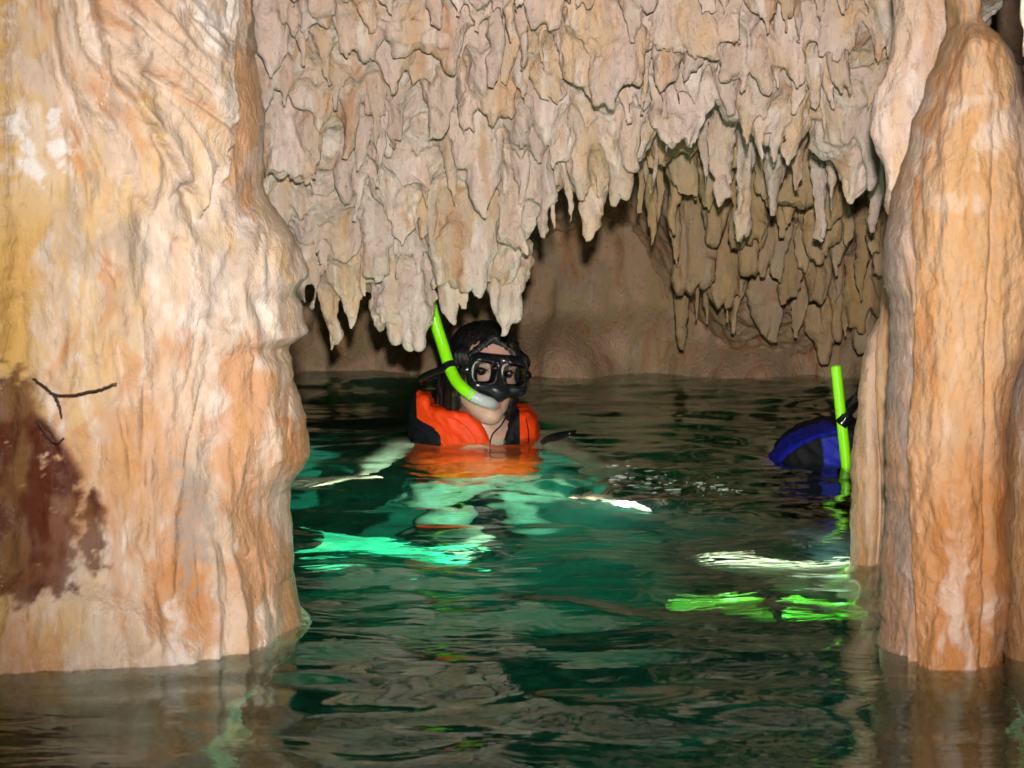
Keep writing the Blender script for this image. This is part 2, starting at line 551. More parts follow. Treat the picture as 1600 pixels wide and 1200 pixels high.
def finish_rock(fld, base_name, base_mat, mat, label, amp=.0060, warp=.016, seed=0.0, min_faces=50):
    V, F, ids = fld.mesh()
    N = vnormals(V, F)
    x, y, z = V[:, 0], V[:, 1], V[:, 2]
    dsp = amp * fbm(x * 26 + seed, y * 26, z * 11, 3) + amp * .55 * fbm(x * 70, y * 70, z * 45 + seed, 2) + amp * 1.6 * fbm(x * 9, y * 9 + seed, z * 3.5, 2)
    dsp += amp * .8 * (ridge(noise(x * 42, y * 42, z * 9 + seed)) - .45) + amp * .22 * noise(x * 120, y * 120, z * 30)
    V = V + N * dsp[:, None]
    wp = np.stack([noise(x * 13 + 3, y * 13, z * 9 + seed), noise(x * 13, y * 13 + 7, z * 9), noise(x * 24, y * 24, z * 7 + 5) * 1.3], 1)
    V = V + wp * warp
    N = vnormals(V, F)
    hs = np.random.default_rng(5).random((2, 4000))
    tone = np.where(ids >= 0, hs[0][ids], .5) ; hue = np.where(ids >= 0, hs[1][ids], .5)
    fid = ids[F[:, 0]]
    cnt = np.bincount(fid + 1, minlength=2)
    small = np.where(cnt < min_faces)[0] - 1
    fid[np.isin(fid, small)] = -1

    def part(name, fs, mat, parent):
        u, inv = np.unique(fs, return_inverse=True)
        return mesh(name, V[u], inv.reshape(fs.shape), mat, parent, N[u], {'tone': tone[u], 'hue': hue[u]})
    base = part(base_name, F[fid == -1], base_mat, None)
    tag(base, label, kind='structure')
    for k in np.unique(fid):
        if k < 0: continue
        part('stalactite', F[fid == k], mat, base)
    return base


# ------------------------------------------------------------------ front ceiling with its stalactites
def d_front(v): return 3.3 + .66 * v / 520.0


LIP_U = [300, 440, 470, 560, 640, 700, 800, 835, 860, 900, 960, 1010, 1050, 1100, 1160, 1240, 1300, 1340, 1400, 1480, 1505, 1535, 1700]
LIP_V = [480, 480, 500, 505, 500, 450, 490, 420, 365, 360, 318, 270, 235, 190, 240, 250, 250, 310, 290, 250, 200, -120, -120]
h = .0058
xs = np.arange(-.78, 1.12, h); ys = np.arange(2.62, 4.62, h); zs = np.arange(.20, 1.16, h)
uu, _ = proj(np.stack([xs * 1.0, np.full_like(xs, 3.6), np.full_like(xs, .5)], -1))
lip = np.interp(uu, LIP_U, LIP_V)
y_lip = d_front(lip)[:, None] + .03
Yg = ys[None, :]; Xg = xs[:, None]
v_tip = (np.minimum(Yg, y_lip) - 3.3) / .66 * 520
v_c = v_tip - 76 - 22 * noise(Xg * 7, Yg * 7, .5)
C = CAM_H + (HOR - v_c) / FPX * Yg
C = C + .034 * noise(Xg * 10, Yg * 3, 4.4) + .020 * noise(Xg * 24, Yg * 6, 1.4)
C = C + np.maximum(Yg - y_lip - .06, 0) * 2.6
# the upper left part is a steeper sheet of fused flutes
C_front = C
init = ((C[:, :, None] - zs[None, None, :]) * .62).astype(np.float32)
front = Field(xs, ys, zs, init)


def ceil_z(x, y):
    i = int(np.clip((x - xs[0]) / h, 0, len(xs) - 1)); j = int(np.clip((y - ys[0]) / h, 0, len(ys) - 1))
    return C_front[i, j]


# tip u, tip v, width, kind (c cone, b blunt, p plate)
TIPS = [(429,112,34,'b'),(450,272,72,'p'),(486,288,44,'b'),(486,307,20,'c'),(542,309,28,'b'),(546,229,30,'b'),(568,268,24,'c'),(583,232,18,'c'),
(617,231,34,'b'),(601,237,20,'b'),(591,292,24,'c'),(624,94,26,'c'),(682,211,46,'b'),(732,206,42,'b'),(630,374,54,'b'),(656,380,24,'c'),(716,312,26,'c'),
(760,302,30,'b'),(747,328,22,'b'),(809,221,46,'b'),(812,323,46,'c'),(793,381,46,'b'),(812,390,20,'b'),(773,125,24,'b'),(791,130,28,'b'),(793,67,24,'c'),
(815,104,26,'b'),(848,112,30,'b'),(815,8,30,'b'),(887,5,30,'b'),(874,260,36,'b'),(897,143,28,'c'),(502,413,30,'c'),(501,390,40,'c'),(462,467,32,'b'),(500,440,26,'c'),
(546,505,46,'c'),(528,534,30,'b'),(588,439,44,'b'),(620,434,22,'c'),(636,524,86,'p'),(681,457,24,'c'),(699,440,64,'b'),(702,493,28,'b'),(726,475,34,'b'),
(740,446,46,'b'),(795,503,62,'b'),(765,445,24,'c'),(849,367,24,'b'),(885,356,28,'b'),(487,491,34,'b'),(570,462,16,'c'),(860,365,16,'c'),
(912,139,66,'p'),(965,138,80,'p'),(980,195,26,'c'),(1002,195,24,'c'),(987,57,38,'b'),(1004,38,24,'c'),(1055,72,60,'p'),(1100,76,56,'p'),(1040,135,44,'b'),
(1089,120,48,'b'),(1058,220,78,'p'),(1045,249,30,'c'),(1118,109,26,'b'),(1145,68,36,'b'),(1167,88,24,'c'),(1197,64,32,'b'),(1137,180,42,'c'),(1175,126,92,'p'),
(1250,127,50,'b'),(1164,234,32,'c'),(1190,266,36,'c'),(1216,247,30,'b'),(1240,187,34,'c'),(1235,255,40,'b'),(1267,174,36,'c'),(1340,322,98,'c'),(1359,300,32,'c'),
(1336,94,24,'b'),(1370,101,34,'c'),(1325,22,30,'b'),(1351,19,26,'c'),(1385,90,26,'c'),(1398,100,70,'c'),(1389,300,18,'c'),(901,313,46,'c'),(961,324,28,'c'),(976,300,24,'b'),
(984,266,24,'b'),(920,362,38,'b'),(940,150,30,'c'),(1420,150,44,'c'),(1300,175,54,'c'),(1312,140,40,'b'),(1286,215,30,'c'),(1440,90,44,'c'),(1480,40,50,'c')]
MID = [(1023,306,24,'c',4.05),(1130,317,40,'b',4.05),(1158,360,30,'b',4.2),(1209,337,50,'c',4.1),(1250,311,32,'c',4.05),(1280,371,26,'b',4.25),(1366,367,44,'c',4.2),(1299,334,16,'c',4.1),(1100,285,30,'c',4.0),(1330,300,30,'c',4.2)]
rs = np.random.default_rng(23)
KN = {'c': 'cone', 'b': 'blunt', 'p': 'plate'}
sid = 0
for (u, v, w, k) in TIPS:
    D = d_front(v) - .02 + rs.normal() * .025
    P = at(u, v, D)
    stalactite(front, u, v, w, D, ceil_z(P[0], D) + .04, sid, rs, 230, KN[k] if k != 'b' or rs.random() < .72 else 'cone', .010); sid += 1
for (u, v, w, k, D) in MID:
    stalactite(front, u, v, w, D, at(u, v - 190, D)[2], sid, rs, 260, KN[k]); sid += 1
# smaller ones between those, row after row down the slope
placed = [(t[0], t[1]) for t in TIPS]
for k_ in range(1500):
    u, v = rs.uniform(385, 1470), rs.uniform(-160, 500)
    w = rs.choice([16, 26, 42, 66, 100], p=[.2, .25, .25, .18, .12])
    if v < np.interp(u, LIP_U, LIP_V) - 26 and all(abs(u - a) > 14 + .3 * w or abs(v - b) > 24 + .25 * w for a, b in placed):
        D = d_front(v) + .035 + rs.normal() * .02
        P = at(u, v, D)
        if xs[0] < P[0] < xs[-1] and P[2] < 1.12:
            stalactite(front, u, v, w, D, ceil_z(P[0], min(D, ys[-1])) + .03, sid, rs, rs.choice([90, 150, 240, 330]), rs.choice(['cone', 'blunt', 'plate'], p=[.6, .2, .2]), .018); sid += 1
            placed.append((u, v))
for pts, r_ in (([(1500, -120), (1462, 60), (1428, 190), (1404, 320)], .034), ([(1455, -120), (1432, 40), (1412, 160), (1398, 250)], .026), ([(1500, -120), (1486, 0), (1468, 90)], .030)):
    P_ = smooth_path([at(u_, v_, 2.74) for u_, v_ in pts], 9)
    for k_ in range(8): front.add(*capsule(P_[k_], P_[k_ + 1], r_ * (1 - .06 * k_), r_ * (1 - .06 * (k_ + 1))), .03, sid)
    sid += 1
finish_rock(front, 'cave_ceiling', M_CEIL, M_CEIL, 'low pinkish grey limestone ceiling crowded with stalactites above the pool')
del front, init

# ------------------------------------------------------------------ rear recess: a second, browner ceiling coming down to the back wall
h = .0085
xs = np.arange(-.1, 1.75, h); ys = np.arange(4.15, 6.35, h); zs = np.arange(-.02, 1.3, h)
Yg = ys[None, :]; Xg = xs[:, None]


def d_rear(v): return 4.55 + (v - 330) / 240.0 * 1.1


v_c = np.interp(Yg, [4.1, 4.55, 5.1, 5.65, 6.0, 6.4], [80, 225, 340, 450, 550, 650]) - 20 * noise(Xg * 5, Yg * 5, 2.5)
# towards the left the roof lifts into a smooth flowstone wall
v_c = v_c - 240 * sstep(.72, .30, Xg + 0 * Yg)
C = CAM_H + (HOR - v_c) / FPX * Yg + .03 * noise(Xg * 8, Yg * 6, 9.4)
rear = Field(xs, ys, zs, ((C[:, :, None] - zs[None, None, :]) * .7).astype(np.float32))
REAR = [(1017,385,36,'c'),(1049,366,24,'c'),(1082,351,26,'c'),(1112,377,44,'b'),(1082,445,62,'p'),(1056,419,26,'c'),(1195,434,52,'c'),(1067,535,26,'b'),(1105,516,22,'c'),
(1150,524,36,'c'),(1199,520,56,'b'),(1172,426,40,'b'),(1307,434,42,'c'),(1255,418,34,'b'),(1247,530,40,'c'),(1285,570,64,'c'),(1304,524,26,'b'),(1345,550,36,'b'),(1318,531,28,'c'),
(1230,470,50,'b'),(1130,470,50,'p'),(1345,470,40,'c'),(1375,430,40,'c'),(1280,470,40,'b'),(1160,470,36,'c'),(1390,520,40,'c'),(1030,350,26,'c'),(1225,380,40,'c'),(1320,380,36,'c'),(1000,340,26,'c'),(1130,505,24,'c'),(1088,500,24,'c')]
sid = 0
for (u, v, w, k) in REAR:
    D = d_rear(v) + rs.normal() * .04; P = at(u, v, D)
    i = int(np.clip((P[0] - xs[0]) / h, 0, len(xs) - 1)); j = int(np.clip((D - ys[0]) / h, 0, len(ys) - 1))
    stalactite(rear, u, v, w, D, C[i, j] + .05, sid, rs, 210, KN[k]); sid += 1
placed = [(t[0], t[1]) for t in REAR]
for v0 in np.arange(240, 540, 40):
    u = 1005 + rs.uniform(0, 30)
    while u < 1440:
        v = v0 + rs.normal() * 9; w = rs.choice([26, 38, 52, 70])
        if v < 350 + (u - 1000) * .9 and all(abs(u - a) > 17 or abs(v - b) > 26 for a, b in placed):
            D = d_rear(v) + .06 + rs.normal() * .03; P = at(u, v, D)
            i = int(np.clip((P[0] - xs[0]) / h, 0, len(xs) - 1)); j = int(np.clip((D - ys[0]) / h, 0, len(ys) - 1))
            stalactite(rear, u, v, w, D, C[i, j] + .03, sid, rs, 170, rs.choice(['cone', 'blunt', 'plate'], p=[.3, .3, .4])); sid += 1
            placed.append((u, v))
        u += w * rs.uniform(1.0, 2.2)
finish_rock(rear, 'rear_cave_ceiling', M_BACK, M_BSTAL, 'brown and olive dripstone ceiling sloping down at the back of the cave', amp=.006, seed=40.0)
del rear

# ------------------------------------------------------------------ back wall and side walls, one curved sheet
ns, nz = 560, 250
s = np.linspace(0, 1, ns); zz = np.linspace(-4.6, 2.4, nz)
path = smooth_path([(-3.2, -1.0, 0), (-2.9, 2.0, 0), (-2.2, 4.6, 0), (-1.25, 6.0, 0), (-.4, 6.2, 0), (.5, 6.12, 0), (1.3, 5.85, 0), (2.1, 5.0, 0), (2.5, 3.5, 0), (2.9, 1.0, 0), (3.2, -1.0, 0)], ns)
arc = np.concatenate([[0], np.cumsum(np.linalg.norm(np.diff(path, axis=0), axis=1))])
tg = np.gradient(path, axis=0); tg /= np.linalg.norm(tg, axis=1, keepdims=True)
nr = np.stack([tg[:, 1], -tg[:, 0], 0 * s], 1)                 # points into the cave
A, Zz = np.meshgrid(arc, zz)
off = .10 * fbm(A * 1.6, Zz * .8, 3, 3) + .05 * ridge(noise(A * 5 + .25 * Zz, Zz * .9, 11)) + .018 * fbm(A * 16, Zz * 5, 6, 4)
off += .02 * np.maximum(ridge(noise(A * 7 + .9 * Zz, Zz * 2.3, 21)), 0) ** 2 + .05 * fbm(A * 5, Zz * 6, 31, 4) + .016 * ridge(noise(A * 20 + Zz, Zz * 14, 3))
off += .16 * sstep(.16, .0, Zz + .10 * noise(A * 4, 0, 3)) * sstep(-.3, .3, noise(A * 2.2, .3, 7))
off += .10 * sstep(.20, -.05, Zz)                              # a ledge at the water's edge
off += .45 * sstep(.45, 1.6, Zz)                               # leaning over towards the roof
V = (path[None] + nr[None] * off[..., None]); V[..., 2] = Zz
# smooth flowstone lobes by the water
tone = .5 + .4 * noise(A * 2, Zz * 2, 1); hue = .5 + .4 * noise(A * 2.5, Zz * 1.2, 5)
wall = mesh('cave_wall', V.reshape(-1, 3), quads(ns, nz), M_BACK, attrs={'tone': tone.ravel(), 'hue': hue.ravel()})
tag(wall, 'brown flowstone wall round the back and sides of the pool', kind='structure')

# ------------------------------------------------------------------ vault above everything
nx, ny = 150, 150
X, Y = np.meshgrid(np.linspace(-3.6, 3.6, nx), np.linspace(.9, 7.0, ny))
Z = 1.42 + .10 * fbm(X * 1.5, Y * 1.5, 4, 4) + .03 * ridge(noise(X * 7, Y * 7, 2)) + .5 * sstep(2.4, .9, Y)
mesh_v = mesh('cave_vault', np.stack([X, Y, Z], -1).reshape(-1, 3)[:, :], quads(nx, ny)[:, ::-1], M_CEIL, attrs={'tone': np.full(nx * ny, .4), 'hue': np.full(nx * ny, .5)})
tag(mesh_v, 'grey limestone vault over the cave pool', kind='structure')


# ------------------------------------------------------------------ rock columns
def column(name, label, axis_u, axis_D, Ltab, Rtab, ry, mat, relief, nth=420, nz=640, ztop=1.5, zbot=-4.4, edgeD=None, cap_v=None, rag=.004, group=None, closed=0, under_cut=.5, smooth_rows=60):
    """a fluted flowstone column; Ltab / Rtab: edge position by height as seen from the front, in pixels at depth edgeD"""
    ax = at(axis_u, 600, axis_D)[0]; eD = edgeD or axis_D
    # denser towards the front
    th = np.linspace(0, 2 * math.pi, nth, endpoint=False); th = th + .35 * np.cos(th) * 0 - .42 * np.sin(2 * th) * 0
    th = np.interp(np.linspace(0, 1, nth, endpoint=False), [0, .72, 1], [math.pi - .25, 2 * math.pi + .25, 3 * math.pi - .25])
    t = np.linspace(0, 1, nz)
    z = np.interp(t, [0, .10, .94, 1], [zbot, -.12, min(1.05, ztop), ztop]) if ztop > 1.05 else np.interp(t, [0, .12, .93, 1], [zbot, -.12, ztop - .03, ztop])
    TH, Zg = np.meshgrid(th, z)
    vv = np.array([proj((ax, eD, q))[1] for q in z])
    xl = np.array([at(np.interp(q, *zip(*Ltab)), 600, eD)[0] for q in vv]); xr = np.array([at(np.interp(q, *zip(*Rtab)), 600, eD)[0] for q in vv])
    cx = ax + 0 * xl
    if closed:
        cl = np.sqrt(np.clip(1 - (np.clip(z - (ztop - closed), 0, None) / closed) ** 2, 0, 1))
        mid = (xl + xr) / 2; cx = np.where(z > ztop - closed * 2, cx + (mid - cx) * sstep(ztop - closed * 2, ztop - closed, z), cx)
        xl, xr = cx + (xl - cx) * cl, cx + (xr - cx) * cl
    else: cl = 1 + 0 * z
    und = 1 - under_cut * sstep(-.02, -.45, z)
    xl, xr = cx + (xl - cx) * und, cx + (xr - cx) * und
    ker = np.exp(-np.linspace(-2, 2, 2 * smooth_rows + 1) ** 2); ker /= ker.sum()
    sm = lambda a: np.convolve(np.pad(a, smooth_rows, mode='edge'), ker, 'valid')
    e4 = np.abs(np.cos(TH)) ** 5                            # nooks of the outline belong to the flank only
    RX = np.where(np.cos(TH) > 0, (sm(xr) - cx)[:, None] + (xr - sm(xr))[:, None] * e4, (cx - sm(xl))[:, None] - (xl - sm(xl))[:, None] * e4)
    if closed: RX = np.where(np.cos(TH) > 0, (xr - cx)[:, None], (cx - xl)[:, None])
    RY = np.broadcast_to((np.array([ry(q) for q in z]) * cl * und)[:, None], TH.shape)
    dirx, diry = np.cos(TH), np.sin(TH)
    bx, by = cx[:, None] + RX * dirx, axis_D + RY * diry
    U, Vp = proj(np.stack([bx, by, Zg], -1))
    d, attrs = relief(bx, by, Zg, U, Vp, TH)
    nrm = np.stack([dirx / np.maximum(RX, .02), diry / np.maximum(RY, .02)], -1); nrm /= np.linalg.norm(nrm, axis=-1, keepdims=True)
    edge = np.abs(dirx) ** 6                                # keep the outline near its table, a little ragged
    d = d * (1 - .6 * edge) * cl[:, None] + edge * rag * fbm(bx * 3, by * 3, Zg * 38, 3)
    P = np.stack([bx + nrm[..., 0] * d, by + nrm[..., 1] * d, Zg], -1)
    if cap_v is not None:
        pass
    V = P.reshape(-1, 3); F = quads(nth, nz, True)
    V = np.vstack([V, [[P[-1, :, 0].mean(), P[-1, :, 1].mean(), ztop + .01]]])
    last = (nz - 1) * nth + np.arange(nth)
    o = mesh(name, V, F, mat, attrs={k: np.append(a.ravel(), 0) for k, a in attrs.items()})
    return tag(o, label, 'rock column', group, 'thing')


def left_relief(x, y, z, U, Vp, TH):
    # running coordinate: the flow lines lean to the right in the upper drape and fan out downwards
    lean = sstep(360, 60, Vp) * sstep(60, 150, U) * sstep(420, 330, U)
    xs_ = (U - 120) * .00079
    fan = .16 * np.sin((Vp - 300) / 330) * (xs_ - .08)
    s1 = xs_ + fan + lean * .00079 * .75 * (300 - Vp)
    s1 = s1 + .018 * noise(U * .006, Vp * .004, 3.1)
    mk = sstep(-.25, .35, noise(s1 * 6, Vp * .005, 15.3))
    d = .030 * noise(s1 * 8, Vp * .0015, 1.3) + .013 * ridge(noise(s1 * 15 + 3, Vp * .0022, 5.3)) * (.25 + .75 * mk) + .004 * fbm(s1 * 45, Vp * .010, 2.2, 3)
    d += .010 * np.maximum(ridge(noise(s1 * 30, Vp * .0032, 9.3)), 0) ** 2 * (1 - mk)
    d += .014 * fbm(U * .010, Vp * .0045, 6.6, 3) + .0024 * fbm(U * .045, Vp * .03, 8.8, 3)

    crack = lambda a, b, c, w: np.exp(-(noise(s1 * a, Vp * b, c) / w) ** 2)
    d -= .012 * crack(11, .0021, 31.3, .045) * sstep(-.1, .3, noise(U * .008, Vp * .004, 2)) + .008 * crack(24, .004, 41.3, .05) * sstep(0, .3, noise(U * .01, Vp * .006, 12))

    def drape(poly, t, jag=7, soft=5):
        j = jag * fbm(U * .045, Vp * .03, 1.9, 3)
        return t * sstep(-soft, soft, poly_sd(U + j, Vp + j * .6, poly))
    d += drape([(100, -200), (352, -200), (347, 60), (350, 185), (346, 292), (330, 262), (318, 340), (306, 300), (285, 285), (238, 210), (165, 110)], .034, soft=5)
    d += drape([(20, -200), (150, -200), (240, 215), (300, 330), (310, 380), (270, 370), (215, 300), (160, 200), (105, 110)], .012, soft=12)
    d += drape([(350, 70), (402, 70), (405, 190), (398, 250), (388, 345), (372, 345), (352, 300)], .008)
    d += drape([(385, 330), (432, 320), (475, 390), (480, 430), (455, 450), (478, 520), (440, 545), (400, 470), (370, 420)], .016, soft=8)
    d += drape([(395, 560), (450, 560), (480, 690), (472, 735), (440, 770), (420, 735), (400, 660)], .020, soft=16)
    d += drape([(-40, 905), (120, 915), (200, 940), (280, 1010), (300, 1100), (-60, 1150)], .022, soft=22)
    d += drape([(-200, -200), (22, -200), (24, 400), (10, 560), (-200, 600)], .03, soft=7)
    d += .022 * sstep(820, 1040, Vp)
    # lobes at the foot on the right
    d += .018 * np.maximum(np.sin((U - 250) / 58.0 + .6 * noise(U * .01, Vp * .006, 4)), -.3) * sstep(760, 900, Vp) * sstep(230, 300, U)
    d *= .85
    # masks: mineral stains with their own shapes
    n = fbm(U * .02, Vp * .010, 4.4, 4); n2 = fbm(U * .05, Vp * .045, 7.4, 4); nv = fbm(s1 * 17 + .3 * fbm(U * .02, Vp * .02, 1.1, 2), Vp * .0045, 3.4, 4)
    blob = lambda poly, s: sstep(-s, s, poly_sd(U + 18 * n2, Vp + 24 * n2, poly))
    dark = np.maximum.reduce([blob([(18, 590), (45, 575), (62, 640), (100, 690), (122, 730), (118, 905), (60, 935), (-80, 930), (-80, 600)], 9),
                              blob([(128, 770), (150, 762), (166, 800), (166, 860), (148, 900), (128, 880)], 7),
                              .8 * blob([(85, 700), (105, 690), (112, 760), (90, 770)], 8)])
    dark = dark * sstep(-.95, -.7, n2 - .25 * n) * (.8 + .2 * sstep(-.2, .3, n))
    white = np.maximum(blob([(24, 190), (40, 160), (62, 250), (84, 285), (70, 295), (30, 260)], 6), blob([(72, 190), (90, 165), (120, 200), (122, 240), (100, 275), (84, 240)], 6))
    white = .85 * white * sstep(-.45, .1, n2 + .5 * nv)
    white = np.maximum(white, .55 * sstep(.25, .55, nv) * sstep(420, 100, Vp))
    white = np.maximum(white, .5 * blob([(260, 930), (272, 930), (276, 1045), (256, 1045)], 9))
    ochre = np.clip(.85 * sstep(.0, .45, nv + .35 * sstep(120, 20, U) * sstep(150, 500, Vp)) * sstep(200, 40, U), 0, 1)
    ochre = np.maximum(ochre, .9 * blob([(-60, -100), (20, -100), (22, 380), (60, 420), (40, 560), (-60, 600)], 14))
    orange = np.clip(.65 * sstep(.1, .55, -nv + .30 * sstep(480, 900, Vp) - .12), 0, 1)
    orange = np.maximum(orange, .8 * blob([(435, 660), (475, 650), (480, 730), (445, 760), (430, 720)], 14))
    orange = np.maximum(orange, .55 * blob([(160, 640), (250, 620), (290, 700), (270, 820), (190, 830), (150, 740)], 30))
    orange = np.maximum(orange, .6 * blob([(352, 75), (400, 75), (402, 240), (385, 340), (356, 290)], 8)) * (1 - .8 * white)
    greyc = .75 * blob([(285, 720), (310, 740), (330, 800), (300, 900), (280, 940), (275, 830)], 12) + .45 * sstep(.15, .5, n) * sstep(60, 120, U) * sstep(700, 350, Vp)
    return d, {'dark': dark, 'white': white, 'ochre': ochre, 'orange': orange, 'greyc': np.clip(greyc, 0, 1)}


left = column('rock_column', 'broad pale orange flowstone column with dark brown stain filling the left side', 120, 2.62,
              [(-400, -360), (1200, -360)],
              [(-400, 380), (0, 392), (100, 392), (200, 404), (290, 404), (330, 420), (395, 462), (440, 470), (465, 455), (500, 466), (525, 468), (545, 442), (600, 450), (660, 464), (720, 466), (745, 458), (770, 444), (830, 446), (900, 446), (960, 452), (1010, 462), (1100, 470), (1500, 520)],
              lambda q: .235 + .02 * sstep(.25, 0, q), M_LEFT, left_relief, nth=430, nz=560, edgeD=2.58)


def right_relief(x, y, z, U, Vp, TH):
    s1 = (U - 1380) * .00079 + .010 * noise(U * .006, Vp * .003, 2.1)
    d = .012 * noise(s1 * 10 + 5, Vp * .0008, 4.3) + .005 * ridge(noise(s1 * 24, Vp * .0025, 8.3)) * sstep(-.2, .4, noise(s1 * 8, Vp * .004, 3)) + .004 * fbm(s1 * 50, Vp * .012, 3.2, 3)
    d += .006 * fbm(U * .011, Vp * .004, 1.6, 3) + .0016 * fbm(U * .06, Vp * .05, 5.8, 3)
    # a groove parts the grey flute on the left from the smooth face
    gr = np.exp(-((U - (1418 + 10 * np.sin(Vp / 150.0) - 14 * sstep(500, 300, Vp))) / 6) ** 2)
    d -= .018 * gr * sstep(330, 430, Vp)
    d -= .03 * sstep(1416, 1404, U) * sstep(380, 520, Vp)
    d -= .012 * np.exp(-((U - (1545 - .02 * (Vp - 600))) / 5) ** 2) * sstep(150, 300, Vp) * .6
    d += .012 * np.exp(-((U - 1470) / 60) ** 2) * sstep(100, 300, Vp)
    n = fbm(U * .02, Vp * .012, 9.4, 4); nv = fbm(s1 * 26 + .3 * fbm(U * .02, Vp * .02, 1.1, 2), Vp * .004, 6.4, 4); n2 = fbm(U * .06, Vp * .04, 2.2, 3)
    orange = np.clip(.85 * sstep(560, 900, Vp + 120 * n) * (.7 + .3 * sstep(-.2, .2, nv)), 0, 1)
    white = np.clip(.55 * sstep(.2, .5, nv) * sstep(760, 1000, Vp + 60 * n2) + .45 * sstep(.2, .5, n) * sstep(520, 200, Vp), 0, 1)
    greyc = np.clip(.8 * sstep(1428, 1412, U + 8 * n2) * sstep(150, 420, Vp + 60 * n) * (.55 + .45 * sstep(-.1, .3, nv)) + .6 * sstep(.15, .4, nv) * sstep(350, 150, Vp), 0, 1)
    return d, {'white': white, 'orange': orange, 'greyc': greyc}


right = column('rock_column', 'smooth orange flowstone column with rounded shoulder at the right', 1485, 2.47,
               [(-400, 1430), (0, 1474), (34, 1486), (56, 1476), (75, 1466), (120, 1448), (200, 1424), (300, 1398), (350, 1388), (420, 1382), (500, 1380), (700, 1377), (860, 1376), (960, 1372), (1010, 1374), (1100, 1372), (1500, 1340)],
               [(-400, 1570), (0, 1524), (30, 1522), (54, 1550), (80, 1574), (130, 1596), (180, 1612), (260, 1622), (420, 1622), (520, 1606), (600, 1584), (660, 1576), (900, 1577), (1060, 1574), (1500, 1600)],
               lambda q: .135 * (1 - .3 * sstep(.55, .76, q)) * (1 - .5 * sstep(.77, .81, q) * sstep(1.05, .86, q)), M_RIGHT, right_relief, nth=300, nz=440, ztop=1.45, edgeD=2.44, smooth_rows=15)


def thin_relief(x, y, z, U, Vp, TH):
    s1 = (U - 1360) * .001
    d = .006 * ridge(noise(s1 * 30 + 2, Vp * .002, 1.3)) + .003 * fbm(s1 * 90, Vp * .012, 4.2, 3) + .004 * fbm(U * .02, Vp * .012, 2, 3)
    d -= .02 * np.exp(-((U - (1368 + 6 * np.sin(Vp / 60.0 + 1))) / 4.0) ** 2)
    nv = fbm(s1 * 50, Vp * .003, 6.4, 4)
    return d, {'white': .3 * sstep(.1, .5, nv), 'orange': .25 * sstep(.1, .5, -nv), 'greyc': .55 * sstep(0, .5, nv) * sstep(600, 400, Vp)}


column('rock_column', 'slender tan twin column rising from the water beside the blue swimmer', 1382, 3.04,
       [(-400, 1400), (330, 1400), (420, 1386), (470, 1376), (500, 1366), (560, 1352), (640, 1342), (760, 1336), (900, 1336), (1200, 1325)],
       [(-400, 1460), (400, 1440), (1200, 1430)], lambda q: .05, M_RIGHT, thin_relief, nth=110, nz=240, ztop=.56, closed=.04)


def edge_relief(x, y, z, U, Vp, TH):
    s1 = (U - 1600) * .00079
    d = .012 * ridge(noise(s1 * 22 + 2, Vp * .002, 7.3)) + .004 * fbm(s1 * 60, Vp * .012, 4.2, 3) + .004 * fbm(U * .02, Vp * .012, 2, 3)
    nv = fbm(s1 * 50, Vp * .003, 1.4, 4)
    return d, {'white': .6 * sstep(0, .5, nv), 'orange': .4 * sstep(0, .5, -nv), 'greyc': .7 * sstep(720, 560, Vp)}


column('rock_column', 'grey and tan flowstone column cut off by the right picture edge', 1660, 2.44,
       [(-400, 1640), (300, 1632), (540, 1606), (600, 1594), (700, 1590), (860, 1584), (1060, 1580), (1200, 1580)],
       [(-400, 1760), (1200, 1760)], lambda q: .12, M_RIGHT, edge_relief, nth=100, nz=240, ztop=1.3)


# ------------------------------------------------------------------ simple materials
def plain(name, col, rough=.5, spec=.5, coat=0.0, nscale=0.0, namp=.002, var=0.0):
    m = NT(name)
    c = col
    if var:
        c = m.mix(m.ramp(m.noise(m.pos(), 30, 4), .35, .7), col, tuple(x * (1 - var) for x in col))
    m.put(m.b.inputs['Base Color'], c)
    m.b.inputs['Roughness'].default_value = rough; m.b.inputs['Specular IOR Level'].default_value = spec
    m.b.inputs['Coat Weight'].default_value = coat; m.b.inputs['Coat Roughness'].default_value = .08
    if nscale: m.l(m.bump(m.noise(m.pos(), nscale, 4), namp, .6), m.b.inputs['Normal'])
    return m.m


m = NT('wet skin')
c = m.mix(m.ramp(m.noise(m.pos(), 45, 4), .4, .7), (.64, .385, .29), (.57, .30, .225))
c = m.mix(m.attr('blush'), c, (.55, .20, .16)); c = m.mix(m.attr('lip'), c, (.42, .13, .115))
m.l(c, m.b.inputs['Base Color']); m.b.inputs['Roughness'].default_value = .42
m.b.inputs['Subsurface Weight'].default_value = .12; m.b.inputs['Subsurface Radius'].default_value = (.008, .003, .0015); m.b.inputs['Subsurface Scale'].default_value = 1.0
m.l(m.bump(m.noise(m.pos(), 380, 4, .7), .0012, .6), m.b.inputs['Normal'])
M_SKIN = m.m
M_ORANGE = plain('orange vest fabric', (.88, .055, .003), .55, .25, 0, 260, .0012, .10)
M_BLACKF = plain('black fabric', (.004, .004, .006), .7, .2, 0, 260, .0012)
M_BLUE = plain('blue vest fabric', (.005, .011, .30), .6, .25, 0, 260, .0012, .2)
M_BLACKR = plain('black silicone rubber', (.008, .008, .009), .22, .5)
M_NEON = plain('neon green plastic', (.28, .86, .004), .32, .5, .2)
M_FIN = plain('neon green fin rubber', (.36, .92, .03), .4, .4, 0, 60, .002, .2)
M_TEAL = plain('sea green fin rubber', (.12, .72, .42), .4, .4, 0, 60, .002, .35)
M_WHITE = plain('eye white', (.72, .69, .66), .15)
M_IRIS = plain('dark brown iris', (.018, .009, .005), .1)
M_ROOT = plain('dark root bark', (.035, .018, .012), .6, .3, 0, 120, .003)
